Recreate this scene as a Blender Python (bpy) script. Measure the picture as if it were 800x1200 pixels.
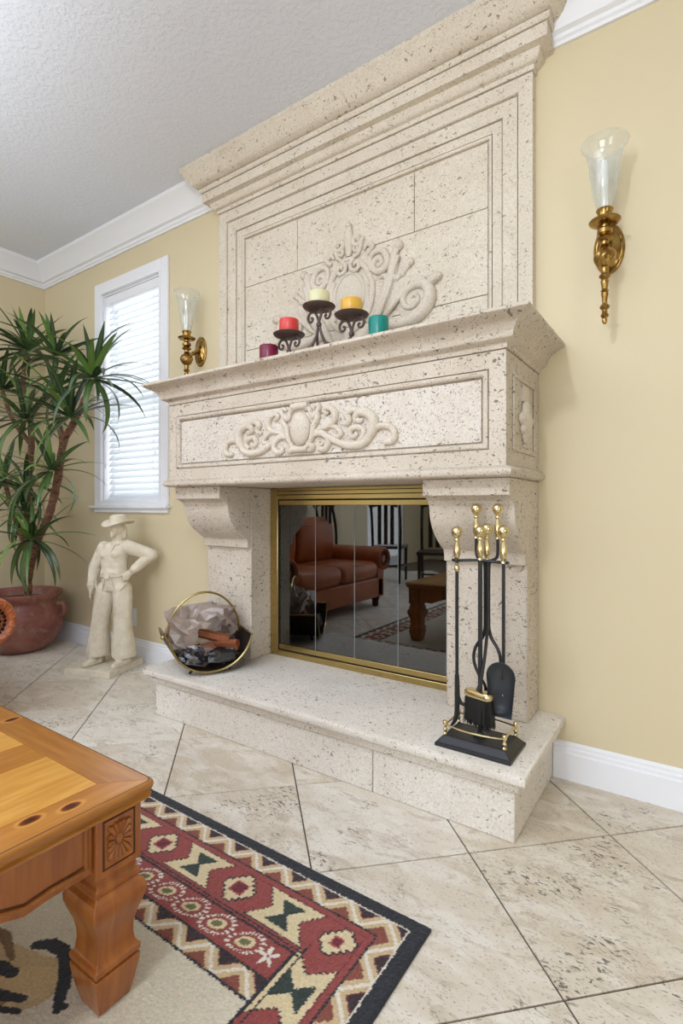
import bpy, bmesh, math, random
import numpy as np
from mathutils import Vector, Matrix
for o in list(bpy.data.objects): bpy.data.objects.remove(o)
S = bpy.context.scene
C = S.collection
R = math.radians
random.seed(7)
# ------------------------------------------------------------------ camera
FPX, YAW, HOR = 611.0, R(34.62), 593.3          # focal length in pixels, turn to the left, horizon row
SY, CY = math.sin(YAW), math.cos(YAW)
cam = bpy.data.cameras.new('camera'); co = bpy.data.objects.new('camera', cam); C.objects.link(co)
co.location = (0, 0, 1.0); co.rotation_euler = (R(90), 0, YAW)
cam.sensor_fit = 'HORIZONTAL'; cam.sensor_width = 36; cam.lens = 36 * FPX / 800
cam.shift_y = (HOR - 600) / 800; cam.clip_start = .02
S.camera = co
# ------------------------------------------------------------------ world, lights, exposure
wd = bpy.data.worlds.new('world'); S.world = wd; wd.use_nodes = True
wb = wd.node_tree.nodes['Background']; wb.inputs[0].default_value = (.93, .97, 1, 1); wb.inputs[1].default_value = 1.3
S.view_settings.view_transform = 'Standard'; S.view_settings.look = 'None'; S.view_settings.gamma = 1
S.view_settings.use_curve_mapping = False; S.view_settings.exposure = 0.5
def area(name, loc, rot, sx, sy, power, col=(1, 1, 1)):
    l = bpy.data.lights.new(name, 'AREA'); l.shape = 'RECTANGLE'; l.size = sx; l.size_y = sy; l.energy = power; l.color = col
    o = bpy.data.objects.new(name, l); C.objects.link(o); o.location = loc; o.rotation_euler = rot; return o
area('daylight_garden_doors', (-1.0, -4.85, 1.25), (R(90), 0, 0), 3.4, 2.1, 56, (.83, .91, 1))
area('added_side_fill', (2.55, -1.6, 1.5), (R(90), 0, R(90)), 2.2, 1.5, 14, (.84, .915, 1))  # added fill light from the side, no window known there
area('daylight_blind_window', (-3.11, 2.33, 1.75), (R(90), 0, R(180)), .9, 1.7, 6.5, (.97, .99, 1))
pl = bpy.data.lights.new('flash', 'POINT'); pl.energy = 30; pl.shadow_soft_size = .08; pl.color = (.90, .95, 1)
po = bpy.data.objects.new('flash', pl); C.objects.link(po); po.location = (-.58, -.25, 2.45)
bl = bpy.data.lights.new('added_ceiling_spot', 'SPOT'); bl.energy = 330; bl.spot_size = R(125); bl.spot_blend = .8; bl.shadow_soft_size = .1; bl.color = (.86, .93, 1)  # added spot aimed up so the ceiling bounce brightens floor and hearth
bo_ = bpy.data.objects.new('added_ceiling_spot', bl); C.objects.link(bo_); bo_.location = (-2.0, -.95, 1.2); bo_.rotation_euler = Vector((-.30, -.05, 1.3)).to_track_quat('-Z', 'Y').to_euler()
# ------------------------------------------------------------------ pixel helpers
def ray(x, y):
    u = (x - 400) / FPX; v = (HOR - y) / FPX
    return Vector((-SY + u * CY, CY + u * SY, v))
CAM = Vector((0, 0, 1))
def onY(x, y, Y): k = ray(x, y); return CAM + k * (Y / k.y)
def onX(x, y, X): k = ray(x, y); return CAM + k * (X / k.x)
def onZ(x, y, Z): k = ray(x, y); return CAM + k * ((Z - 1) / k.z)
# ------------------------------------------------------------------ mesh builder
class MB:
    def __init__(s): s.v = []; s.f = []
    def add(s, vs, fs):
        n = len(s.v); s.v += [tuple(p) for p in vs]; s.f += [tuple(i + n for i in f) for f in fs]; return s
    def box(s, x0, x1, y0, y1, z0, z1):
        return s.add([(x0,y0,z0),(x1,y0,z0),(x1,y1,z0),(x0,y1,z0),(x0,y0,z1),(x1,y0,z1),(x1,y1,z1),(x0,y1,z1)],
                     [(3,2,1,0),(4,5,6,7),(0,1,5,4),(1,2,6,5),(2,3,7,6),(3,0,4,7)])
    def rings(s, rs, cap=True, closed=True):
        n = len(rs[0]); vs = [p for r in rs for p in r]; fs = []
        for i in range(len(rs) - 1):
            for j in range(n if closed else n - 1):
                k = (j + 1) % n
                fs.append((i*n+j, i*n+k, (i+1)*n+k, (i+1)*n+j))
        if cap: fs.append(tuple(range(n))[::-1]); fs.append(tuple((len(rs)-1)*n + j for j in range(n)))
        return s.add(vs, fs)
    def stack(s, X0, X1, Y0, Y1, prof):                    # profile (overhang, z) carried round left, front and right
        return s.rings([[(X0-o,Y0-o,z),(X1+o,Y0-o,z),(X1+o,Y1,z),(X0-o,Y1,z)] for o, z in prof])
    def lathe(s, prof, n=24, c=(0,0,0), ax=1.0, ay=1.0, tw=0):
        return s.rings([[(c[0]+ax*r*math.cos(2*math.pi*j/n+tw*i), c[1]+ay*r*math.sin(2*math.pi*j/n+tw*i), c[2]+z) for j in range(n)]
                        for i, (r, z) in enumerate(prof)])
    def tube(s, pts, r, n=8, up=(0,0,1), flat=1.0, cap=True, closed=False):
        P = [Vector(p) for p in pts]; m = len(P)
        rr = r if isinstance(r, (list, tuple)) else [r] * m
        rs = []; up = Vector(up).normalized(); prev = None
        for i, p in enumerate(P):
            if closed: t = P[(i+1) % m] - P[i-1]
            else: t = P[min(i+1, m-1)] - P[max(i-1, 0)]
            t.normalize()
            if flat != 1.0: b = up; a = t.cross(b).normalized()
            else:
                if prev is None:
                    a = t.cross(up)
                    if a.length < .1: a = t.cross(Vector((1, .3, 0)))
                else: a = prev - t * prev.dot(t)
                a.normalize(); b = t.cross(a); prev = a
            rs.append([p + a*rr[i]*math.cos(2*math.pi*j/n) + b*rr[i]*flat*math.sin(2*math.pi*j/n) for j in range(n)])
        if closed:
            rs.append(rs[0]); return s.rings(rs, cap=False)
        return s.rings(rs, cap=cap)
    def ball(s, c, r, n=12, m=8, M=None):
        r = (r, r, r) if not isinstance(r, (tuple, list)) else r; c = Vector(c)
        rs = []
        for i in range(m + 1):
            a = math.pi * i / m; a = min(max(a, .04), math.pi - .04)
            ring = []
            for j in range(n):
                q = Vector((r[0]*math.sin(a)*math.cos(2*math.pi*j/n), r[1]*math.sin(a)*math.sin(2*math.pi*j/n), -r[2]*math.cos(a)))
                ring.append(c + (M @ q if M else q))
            rs.append(ring)
        return s.rings(rs)
    def capsule(s, a, b, ra, rb, n=12):
        a, b = Vector(a), Vector(b); t = (b - a).normalized(); pts = []; rr = []
        for k in range(4): q = math.pi/2*(1-k/4); pts.append(a - t*ra*math.sin(q)); rr.append(max(ra*math.cos(q), .001))
        pts.append(a); rr.append(ra); pts.append(b); rr.append(rb)
        for k in range(1, 5): q = math.pi/2*k/4; pts.append(b + t*rb*math.sin(q)); rr.append(max(rb*math.cos(q), .001))
        return s.tube(pts, rr, n)
    def prism(s, poly, axis, a, b):                         # polygon in the two other axes, pushed along one axis
        f = {'x': lambda p, t: (t, p[0], p[1]), 'y': lambda p, t: (p[0], t, p[1]), 'z': lambda p, t: (p[0], p[1], t)}[axis]
        n = len(poly)
        return s.add([f(p, a) for p in poly] + [f(p, b) for p in poly],
                     [tuple(range(n))[::-1], tuple(range(n, 2*n))] + [(i, (i+1) % n, n+(i+1) % n, n+i) for i in range(n)])
    def mesh(s, name, smooth=True, ang=35):
        me = bpy.data.meshes.new(name); me.from_pydata(s.v, [], s.f)
        bm = bmesh.new(); bm.from_mesh(me); bmesh.ops.recalc_face_normals(bm, faces=bm.faces); bm.to_mesh(me); bm.free()
        if smooth: me.shade_smooth(); me.set_sharp_from_angle(angle=R(ang))
        return me
def obj(name, m, mt, parent=None, smooth=True, ang=35, bevel=0, world=True, seg=2):
    me = m.mesh(name, smooth, ang) if isinstance(m, MB) else m
    if mt is not None and not me.materials: me.materials.append(mt)
    o = bpy.data.objects.new(name, me); C.objects.link(o)
    if parent:
        o.parent = parent
        if world: o.matrix_parent_inverse = rootinv(parent)
    if bevel:
        b = o.modifiers.new('bevel', 'BEVEL'); b.width = bevel; b.segments = seg; b.limit_method = 'ANGLE'; b.angle_limit = R(40)
    return o
def rootinv(p):
    M = Matrix.Identity(4); q = p; ch = []
    while q: ch.append(q); q = q.parent
    for q in reversed(ch): M = M @ q.matrix_parent_inverse @ Matrix.LocRotScale(q.location, q.rotation_euler, q.scale)
    return M.inverted()
def tag(o, label, cat, group=None):
    o['label'] = label; o['category'] = cat
    if group: o['group'] = group
    return o
def thing(name, label, cat, loc=(0,0,0), rz=0, group=None):
    o = bpy.data.objects.new(name, None); C.objects.link(o); o.empty_display_size = .05
    o.location = loc; o.rotation_euler = (0, 0, rz); return tag(o, label, cat, group)
def struct(o): o['kind'] = 'structure'; return o
def dup(o, parent=None):
    c = o.copy(); C.objects.link(c); c.parent = parent; return c
def spline(pts, n=6):                                       # Catmull-Rom through points
    P = [Vector(p) for p in pts]; out = []
    for i in range(len(P) - 1):
        a, b, c, d = P[max(i-1, 0)], P[i], P[i+1], P[min(i+2, len(P)-1)]
        for k in range(n):
            t = k / n; out.append(.5*((2*b) + (c-a)*t + (2*a-5*b+4*c-d)*t*t + (3*b-a-3*c+d)*t**3))
    out.append(P[-1]); return out
def lerp_list(vals, n):
    x = np.linspace(0, len(vals)-1, n); return list(np.interp(x, range(len(vals)), vals))
# ------------------------------------------------------------------ materials
def lin(c):
    c = [x/255 for x in c]; return tuple((x/12.92 if x <= .04045 else ((x+.055)/1.055)**2.4) for x in c) + (1,)
class NT:
    def __init__(s, name):
        s.m = bpy.data.materials.new(name); s.m.use_nodes = True; s.t = s.m.node_tree; s.n = s.t.nodes
        s.b = s.n['Principled BSDF']; s.out = s.n['Material Output']
    def N(s, t, **k):
        n = s.n.new(t)
        for a, v in k.items():
            if a[0] == '_': setattr(n, a[1:], v)
        for a, v in k.items():
            if a[0] != '_': s.set(n.inputs[int(a[1:])] if a[0] == 'i' and a[1:].isdigit() else n.inputs[a.replace('__', ' ')], v)
        return n
    def set(s, sock, v):
        if hasattr(v, 'is_output'): s.t.links.new(v, sock)
        elif hasattr(v, 'outputs'): s.t.links.new(v.outputs[0], sock)
        else: sock.default_value = v
    def coord(s, kind='Object', scale=None, loc=None):
        c = s.N('ShaderNodeTexCoord').outputs[kind]
        if scale is None and loc is None: return c
        mp = s.N('ShaderNodeMapping', Vector=c)
        if scale is not None: mp.inputs['Scale'].default_value = scale
        if loc is not None: s.set(mp.inputs['Location'], loc)
        return mp.outputs[0]
    def noise(s, v, scale, detail=3, rough=.55, dist=0):
        return s.N('ShaderNodeTexNoise', Vector=v, Scale=scale, Detail=detail, Roughness=rough, Distortion=dist).outputs[0]
    def voro(s, v, scale, rnd=1, out='Distance'):
        return s.N('ShaderNodeTexVoronoi', Vector=v, Scale=scale, Randomness=rnd).outputs[out]
    def ramp(s, f, stops, interp='LINEAR'):
        r = s.N('ShaderNodeValToRGB', Fac=f); r.color_ramp.interpolation = interp; e = r.color_ramp.elements
        while len(e) < len(stops): e.new(.5)
        for q, (p, c) in zip(e, stops): q.position = p; q.color = c if len(c) == 4 else lin(c)
        return r.outputs[0]
    def math(s, op, a, b=0.0, clamp=False):
        n = s.N('ShaderNodeMath', _operation=op, i0=a, i1=b); n.use_clamp = clamp; return n.outputs[0]
    def mix(s, f, a, b, mode='MIX'):
        n = s.N('ShaderNodeMix', _data_type='RGBA', _blend_type=mode)
        s.set(n.inputs[0], f); s.set(n.inputs[6], a); s.set(n.inputs[7], b); return n.outputs[2]
    def bump(s, h, strength=.3, dist=.01):
        n = s.N('ShaderNodeBump', Height=h, Strength=strength, Distance=dist); s.set(s.b.inputs['Normal'], n.outputs[0]); return n
    def P(s, **k):
        for a, v in k.items(): s.set(s.b.inputs[a.replace('__', ' ')], v)
        return s.m
W_, K_ = (1,1,1,1), (0,0,0,1)
def simple(name, c, rough=.5, metal=0, bump=None, var=None, spec=.5, coat=0):
    t = NT(name); col = lin(c)
    if var:
        f = t.noise(t.coord(), var[0], 4); col = t.mix(t.ramp(f, [(.35, K_), (.65, W_)]), lin(c), lin(var[1]))
    if bump: t.bump(t.noise(t.coord(), bump[0], 4), bump[1], .004)
    t.P(Base__Color=col, Roughness=rough, Metallic=metal, Coat__Weight=coat); t.b.inputs['Specular IOR Level'].default_value = spec
    return t.m
def stone(name, a, b, pit=(96, 86, 72), pits=.5, bump=.35, fine=1.0):
    t = NT(name); v = t.coord()
    cloud = t.ramp(t.noise(v, 5, 5, .6), [(.3, K_), (.72, W_)])
    col = t.mix(cloud, lin(a), lin(b))
    gr = t.noise(v, 160*fine, 2); col = t.mix(t.ramp(gr, [(.35, W_), (.65, K_)]), col, t.mix(1, col, lin((238, 234, 228)), 'MULTIPLY'))
    vs = t.N('ShaderNodeMapping', Vector=v); vs.inputs['Scale'].default_value = (1, 1, 1.5)
    n1 = t.noise(vs, 62*fine, 2, .5, .6); mask = t.ramp(t.noise(v, 7, 3), [(.42, K_), (.62, W_)])
    thr = t.math('SUBTRACT', n1, t.math('MULTIPLY', mask, .055))
    p1 = t.ramp(thr, [(.282 + .06*(pits-.5), W_), (.325 + .06*(pits-.5), K_)])
    vd = t.voro(v, 115*fine); vr = t.noise(v, 30*fine, 1)
    p2 = t.math('MULTIPLY', t.ramp(vd, [(.18, W_), (.28, K_)]), t.ramp(vr, [(.52 - .16*(pits-.5), K_), (.58 - .16*(pits-.5), W_)]))
    p = t.math('MAXIMUM', p1, p2)
    col = t.mix(t.math('MULTIPLY', p, .8), col, lin(pit))
    h = t.math('SUBTRACT', t.math('MULTIPLY', gr, .35), p)
    t.bump(h, bump, .006)
    return t.P(Base__Color=col, Roughness=.85)
M = {}
M['stone'] = stone('carved_limestone', (222, 212, 199), (206, 194, 178), (90, 80, 68), .68)
M['stone_panel'] = stone('pitted_limestone', (230, 223, 214), (219, 208, 196), (84, 78, 72), .85)
M['stone_over'] = stone('overmantel_limestone', (231, 222, 208), (220, 209, 192), (126, 112, 94), .4, .25)
M['stone_top'] = stone('hearth_limestone', (238, 232, 224), (226, 218, 208), (128, 116, 100), .4, .25)
M['carving'] = stone('carved_ornament_stone', (228, 219, 206), (216, 205, 190), (170, 154, 128), .05, .2)
def paint(name, c, sc=90, st=.08):
    t = NT(name); v = t.coord(); t.bump(t.noise(v, sc, 3), st, .004)
    return t.P(Base__Color=lin(c), Roughness=.55)
M['wall'] = paint('yellow_wall_paint', (218, 203, 168))
M['trim'] = paint('white_trim_paint', (240, 240, 244), 20, .02)
def ceil_mat():
    t = NT('knockdown_ceiling'); v = t.coord(); n = t.noise(v, 52, 4, .55, .3)
    t.bump(t.ramp(n, [(.45, K_), (.56, W_)]), .32, .006)
    return t.P(Base__Color=lin((230, 234, 244)), Roughness=.9)
M['ceiling'] = ceil_mat()
def travertine():
    t = NT('travertine_tile'); rnd = t.N('ShaderNodeObjectInfo').outputs['Random']
    off = t.N('ShaderNodeCombineXYZ', X=t.math('MULTIPLY', rnd, 61.0), Y=t.math('MULTIPLY', rnd, 37.0), Z=t.math('MULTIPLY', rnd, 13.0)).outputs[0]
    v = t.N('ShaderNodeVectorMath', _operation='ADD', i0=t.coord(), i1=off).outputs[0]
    st = t.N('ShaderNodeMapping', Vector=v); st.inputs['Scale'].default_value = (1, 2.2, 1); st.inputs['Rotation'].default_value = (0, 0, R(25)); st = st.outputs[0]
    base = t.ramp(rnd, [(0, (207, 192, 169)), (.3, (226, 217, 202)), (.55, (214, 201, 181)), (.8, (228, 220, 206)), (1, (210, 196, 174))])
    cloud = t.noise(st, 5.5, 6, .6, .8)
    col = t.mix(t.ramp(cloud, [(.42, K_), (.62, W_)]), base, t.mix(.6, base, lin((242, 237, 228))))
    vein = t.noise(st, 9, 5, .65, 1.2)
    col = t.mix(t.ramp(vein, [(.34, W_), (.47, K_)]), col, t.mix(.5, base, lin((184, 168, 146))))
    fine = t.noise(st, 120, 2)
    fp = t.ramp(fine, [(.33, W_), (.38, K_)])
    pm = t.ramp(t.math('ADD', t.noise(v, 6, 3, .6, .5), t.math('MULTIPLY', t.math('SUBTRACT', t.math('FRACT', t.math('MULTIPLY', rnd, 7.3)), .55), .16)), [(.5, K_), (.66, W_)])
    pit = t.math('MULTIPLY', t.ramp(t.noise(st, 46, 4, .6, .8), [(.40, W_), (.44, K_)]), pm)
    col = t.mix(t.math('MULTIPLY', fp, .55), col, lin((112, 96, 78)))
    col = t.mix(t.math('MULTIPLY', pit, .85), col, lin((78, 68, 58)))
    t.bump(t.math('SUBTRACT', t.math('MULTIPLY', fine, .1), pit), .2, .003)
    rg = t.math('ADD', .33, t.math('MULTIPLY', cloud, .2))
    return t.P(Base__Color=col, Roughness=rg)
M['tile'] = travertine()
M['grout'] = simple('grout', (104, 90, 74), .9)
def wood(name, a, b, c, knots=(), axis=1, scale=1.0, rough=.28, coat=.3):
    t = NT(name); rnd = t.N('ShaderNodeObjectInfo').outputs['Random']; v = t.coord()
    off = t.N('ShaderNodeCombineXYZ', X=t.math('MULTIPLY', rnd, 17.0), Z=t.math('MULTIPLY', rnd, 5.0)).outputs[0]
    v2 = t.N('ShaderNodeVectorMath', _operation='ADD', i0=v, i1=off).outputs[0]
    sc = [9*scale]*3; sc[axis] = .9*scale
    mp = t.N('ShaderNodeMapping', Vector=v2); mp.inputs['Scale'].default_value = sc
    big = t.noise(mp, 1.1, 3, .5, .4); fin = t.noise(mp, 7, 4, .6, .2)
    rings = t.math('FRACT', t.math('MULTIPLY', big, 9.0)); rings = t.math('ABSOLUTE', t.math('SUBTRACT', rings, .5))
    col = t.mix(t.math('MULTIPLY', rings, 1.6), lin(a), lin(b)); col = t.mix(t.ramp(fin, [(.35, K_), (.75, W_)]), col, lin(c))
    tint = t.ramp(rnd, [(0, (235, 235, 235)), (1, (255, 255, 255))]); col = t.mix(1, col, tint, 'MULTIPLY')
    for (kx, ky, r) in knots:
        d = t.N('ShaderNodeVectorMath', _operation='SUBTRACT', i0=v, i1=(kx, ky, 0)).outputs[0]
        d = t.N('ShaderNodeVectorMath', _operation='MULTIPLY', i0=d, i1=(1.35/r, .8/r, 0)).outputs[0]
        ln = t.N('ShaderNodeVectorMath', _operation='LENGTH', i0=d).outputs['Value']
        ln = t.math('ADD', ln, t.math('MULTIPLY', t.noise(v, 40, 2), .3))
        ring = t.math('SUBTRACT', 1.0, t.math('MULTIPLY', t.math('ABSOLUTE', t.math('SUBTRACT', ln, 1.45)), 3.0), True)
        col = t.mix(t.math('MULTIPLY', ring, .45), col, lin((232, 172, 92)))
        col = t.mix(t.math('MULTIPLY', t.math('SUBTRACT', 1.25, ln), 4.0, True), col, lin((110, 46, 16)))
        col = t.mix(t.math('MULTIPLY', t.math('SUBTRACT', .85, ln), 4.0, True), col, lin((72, 26, 10)))
    t.bump(fin, .03, .003)
    return t.P(Base__Color=col, Roughness=rough, Coat__Weight=coat, Coat__Roughness=.15)
M['iron'] = simple('black_iron', (40, 40, 44), .38, .25, (60, .05))
M['wrought'] = simple('brown_wrought_iron', (88, 70, 66), .5, .2, (80, .1))
M['brass'] = simple('polished_brass', (176, 158, 108), .24, 1)
M['brass_old'] = simple('aged_brass', (178, 146, 84), .22, 1, None, (30, (140, 106, 56)))
M['brass_pale'] = simple('pale_brass', (222, 206, 160), .2, 1)
M['brass_frame'] = simple('brushed_brass', (190, 168, 112), .22, 1, (160, .02))
M['near_black'] = simple('dark_gap', (12, 11, 10), .8)
M['white'] = simple('white_plastic', (236, 236, 234), .4)
# ================================================================== the setting
XW, YW, HC = -4.25, 2.05, 2.86                    # left wall, chimney wall, ceiling height
XE, YS = 2.7, -5.0                                # walls behind the camera
fl = struct(obj('floor', MB().box(XW-.12, XE+.12, YS-.12, YW+.12, -.06, -.004), M['grout']))
TP = .456; e1 = Vector((1, 1))/math.sqrt(2)*TP; e2 = Vector((-1, 1))/math.sqrt(2)*TP; T0 = Vector((-.5515, 1.4475))
def clip(poly, ax, lim, keep_less):
    out = []
    for i in range(len(poly)):
        a, b = poly[i], poly[(i+1) % len(poly)]; ia = (a[ax] <= lim) == keep_less or a[ax] == lim; ib = (b[ax] <= lim) == keep_less or b[ax] == lim
        if ia: out.append(a)
        if ia != ib:
            t = (lim - a[ax])/(b[ax]-a[ax]); out.append(a.lerp(b, t))
    return out
def tile_mesh(poly):
    c = sum(poly, Vector((0, 0)))/len(poly); n = len(poly)
    def ring(k, z): return [tuple(c + (p-c)*k) + (z,) for p in poly]
    return MB().rings([ring(1, -.006), ring(1, -.0012), ring(.994, 0)]).mesh('tile', False)
g = .0024; base = [e1*.5*s + e2*.5*t for s, t in ((-1,-1),(1,-1),(1,1),(-1,1))]; base = [p*(1-2*g/TP) for p in base]
tm = tile_mesh(base); tm.materials.append(M['tile'])
for i in range(-16, 17):
    for j in range(-16, 17):
        c = T0 + e1*(i+.5) + e2*(j+.5)
        if not (XW-.33 < c.x < XE+.33 and YS-.33 < c.y < YW+.33): continue
        if c.y < -3.2 or c.x > 1.9: continue
        p = [c+q for q in base]
        ins = all(XW < q.x < XE and YS < q.y < YW for q in p)
        if ins: me = tm
        else:
            p = clip(clip(p, 0, XW+.001, False), 1, YW-.001, True)
            if len(p) < 3: continue
            ar = abs(sum(p[k].x*p[(k+1) % len(p)].y - p[(k+1) % len(p)].x*p[k].y for k in range(len(p))))/2
            if ar < .004: continue
            me = tile_mesh([q-c for q in p]); me.materials.append(M['tile'])
        o = bpy.data.objects.new('tile', me); C.objects.link(o); o.parent = fl; o.location = (c.x, c.y, 0)
struct(obj('ceiling', MB().box(XW-.12, XE+.12, YS-.12, YW+.12, HC, HC+.1), M['ceiling']))
wl = MB()
for y0, y1, z0, z1 in ((YS, -4.0, 0, HC), (-4.0, -2.75, 2.1, HC), (-2.75, YW+.12, 0, HC)): wl.box(XW-.12, XW, y0, y1, z0, z1)
struct(obj('wall_left', wl, M['wall']))
# chimney wall with the window and the firebox openings
WX0, WX1, WZ0, WZ1 = -3.43, -2.785, 1.035, 2.465
FX0, FX1, FZ1 = -1.86, -.815, 1.10
wb_ = MB()
for x0, x1, z0, z1 in ((XW, WX0, 0, HC), (WX0, WX1, 0, WZ0), (WX0, WX1, WZ1, HC), (WX1, FX0, 0, HC), (FX0, FX1, FZ1, HC), (FX1, XE, 0, HC)):
    wb_.box(x0, x1, YW, YW+.12, z0, z1)
struct(obj('wall_back', wb_, M['wall']))
wr = MB()                                          # side wall with an opening added for daylight
for y0, y1, z0, z1 in ((YS, -2.7, 0, HC), (-2.7, -.5, 0, .75), (-2.7, -.5, 2.25, HC), (-.5, YW+.12, 0, HC)): wr.box(XE, XE+.12, y0, y1, z0, z1)
struct(obj('wall_right', wr, M['wall']))
wf = MB()                                          # wall behind the camera with wide garden doors
for x0, x1, z0, z1 in ((XW-.12, -2.7, 0, HC), (-2.7, .7, 2.3, HC), (.7, XE+.12, 0, HC)): wf.box(x0, x1, YS-.12, YS, z0, z1)
struct(obj('wall_front', wf, M['wall']))
# ------------------------------------------------------------------ crown moulding and baseboards
CR = [(0, 2.70), (.012, 2.70), (.014, 2.712), (.022, 2.718), (.024, 2.731), (.040, 2.738), (.046, 2.752), (.058, 2.778), (.078, 2.808), (.098, 2.830), (.108, 2.838), (.110, 2.86), (0, 2.86)]
BB = [(0, 0), (.016, 0), (.016, .096), (.012, .102), (.0125, .112), (.008, .118), (.0085, .127), (.004, .134), (0, .136)]
def run_x(name, prof, x0, x1, m0=0):               # along the chimney wall; m0 = mitre at the corner
    rs = [[(x0 + m0*o, YW-o, z) for o, z in prof], [(x1, YW-o, z) for o, z in prof]]
    return struct(obj(name, MB().rings(rs), M['trim'], ang=20))
def run_y(name, prof, y0):
    rs = [[(XW+o, YW-o, z) for o, z in prof], [(XW+o, y0, z) for o, z in prof]]
    return struct(obj(name, MB().rings(rs), M['trim'], ang=20))
run_x('trim_1', CR, XW, -2.2215, 1); run_x('trim_2', CR, -.5185, XE); run_y('trim_3', CR, YS)
run_x('baseboard_back', BB, XW, -2.167, 1); run_x('baseboard_back', BB, -.453, XE); run_y('baseboard_left', BB, -2.75)
d1 = bpy.data.objects.new('door_1', None); C.objects.link(d1); d1.location = (XW, -3.375, 0); struct(d1)
gd = MB()
for y0, y1, z0, z1 in ((-4.0, -3.92, 0, 2.1), (-2.83, -2.75, 0, 2.1), (-3.92, -2.83, 2.02, 2.1), (-3.92, -2.83, 0, .16)): gd.box(XW-.08, XW-.03, y0, y1, z0, z1)
obj('door_frame', gd, M['trim'], d1)
# ------------------------------------------------------------------ window with blind
win = bpy.data.objects.new('window_1', None); C.objects.link(win); win.location = (-3.11, YW, WZ0); struct(win)
win['label'] = 'white framed window with closed white horizontal blind'
cs = MB(); yo = YW-.018
def frame(m, x0, x1, z0, z1, w, y0, y1, wb=None):
    wb = w if wb is None else wb
    m.box(x0, x0+w, y0, y1, z0, z1); m.box(x1-w, x1, y0, y1, z0, z1); m.box(x0+w, x1-w, y0, y1, z1-w, z1)
    if wb: m.box(x0+w, x1-w, y0, y1, z0, z0+wb)
    return m
obj('casing', frame(MB(), WX0-.085, WX1+.08, 1.005, WZ1+.083, .085, yo, YW-.0005, .03), M['trim'], win, bevel=.003)
obj('casing_bead', frame(MB(), WX0-.012, WX1+.012, 1.03, WZ1+.012, .012, yo-.006, yo, 0), M['trim'], win, bevel=.002)
obj('jamb', frame(MB(), WX0, WX1, WZ0, WZ1, .012, YW-.0005, YW+.115), M['trim'], win)
obj('sash', frame(MB(), WX0+.012, WX1-.012, WZ0+.012, WZ1-.012, .035, YW+.085, YW+.11), M['trim'], win, bevel=.002)
obj('meeting_rail', MB().box(WX0+.047, WX1-.047, YW+.083, YW+.108, 1.70, 1.745), M['trim'], win)
obj('sill', MB().box(WX0-.115, WX1+.095, YW-.045, YW-.0005, .985, 1.005), M['trim'], win, bevel=.005)
obj('apron', MB().box(WX0-.085, WX1+.08, YW-.02, YW-.0005, .958, .985), M['trim'], win, bevel=.004)
def glass(name, tint, fac, rough=.0):
    t = NT(name); t.n.remove(t.b)
    mx = t.N('ShaderNodeMixShader', i0=fac, i1=t.N('ShaderNodeBsdfTransparent', Color=tint), i2=t.N('ShaderNodeBsdfGlossy', Color=(1,1,1,1), Roughness=rough))
    t.t.links.new(mx.outputs[0], t.out.inputs[0]); return t.m
M['pane'] = glass('window_glass', (.97, .98, .98, 1), .06)
obj('door_pane', MB().box(XW-.058, XW-.054, -3.92, -2.83, .16, 2.02), M['pane'], d1)
obj('pane', MB().box(WX0+.045, WX1-.045, YW+.095, YW+.099, WZ0+.045, WZ1-.045), M['pane'], win)
def slat_mat():
    t = NT('blind_slat'); t.n.remove(t.b)
    mx = t.N('ShaderNodeMixShader', i0=.45, i1=t.N('ShaderNodeBsdfDiffuse', Color=lin((244, 245, 246))), i2=t.N('ShaderNodeBsdfTranslucent', Color=lin((240, 244, 248))))
    t.t.links.new(mx.outputs[0], t.out.inputs[0]); return t.m
M['slat'] = slat_mat()
obj('head_rail', MB().box(WX0+.014, WX1-.014, YW+.004, YW+.07, 2.395, WZ1-.014), M['trim'], win, bevel=.002)
sm_ = MB(); prof = []
for k in range(5):
    q = (k/4-.5); prof.append((q*.05, .004*(1-(2*q)**2)))
sm_.prism([(a, b) for a, b in prof] + [(a, b-.0028) for a, b in reversed(prof)], 'x', WX0+.03, WX1-.02)
sme = sm_.mesh('slat', False); sme.materials.append(M['slat'])
nz = 31
for k in range(nz):
    o = bpy.data.objects.new('slat', sme); C.objects.link(o); o.parent = win; o.matrix_parent_inverse = rootinv(win)
    o.location = (0, YW+.036, 1.085 + k*.0425); o.rotation_euler = (R(57), 0, 0)
obj('bottom_rail', MB().box(WX0+.03, WX1-.02, YW+.02, YW+.052, 1.05, 1.066), M['slat'], win, bevel=.003)
for x in (WX0+.11, WX1-.1): obj('ladder_cord', MB().tube([(x, YW+.009, 1.06), (x, YW+.009, 2.40)], .0012, 6), M['white'], win)
for x, z in ((WX0+.02, 1.30), (WX0+.016, 1.50), (WX1-.07, 1.36)):
    obj('pull_cord', MB().tube([(x, YW+.003, z), (x, YW+.003, 2.41)], .001, 6).lathe([(.001, -.035), (.005, -.03), (.004, -.01), (.001, 0)], 8, (x, YW+.003, z)), M['white'], win)
ol = thing('wall_outlet', 'white electrical outlet on yellow wall behind the statue legs', 'outlet', (-3.075, YW, .24))
obj('cover_plate', MB().box(-3.11, -3.04, YW-.006, YW-.0005, .215, .33), M['white'], ol, bevel=.002)
for z in (.253, .292): obj('socket', MB().box(-3.09, -3.06, YW-.009, YW-.006, z-.014, z+.014), M['white'], ol, bevel=.002)
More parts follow.
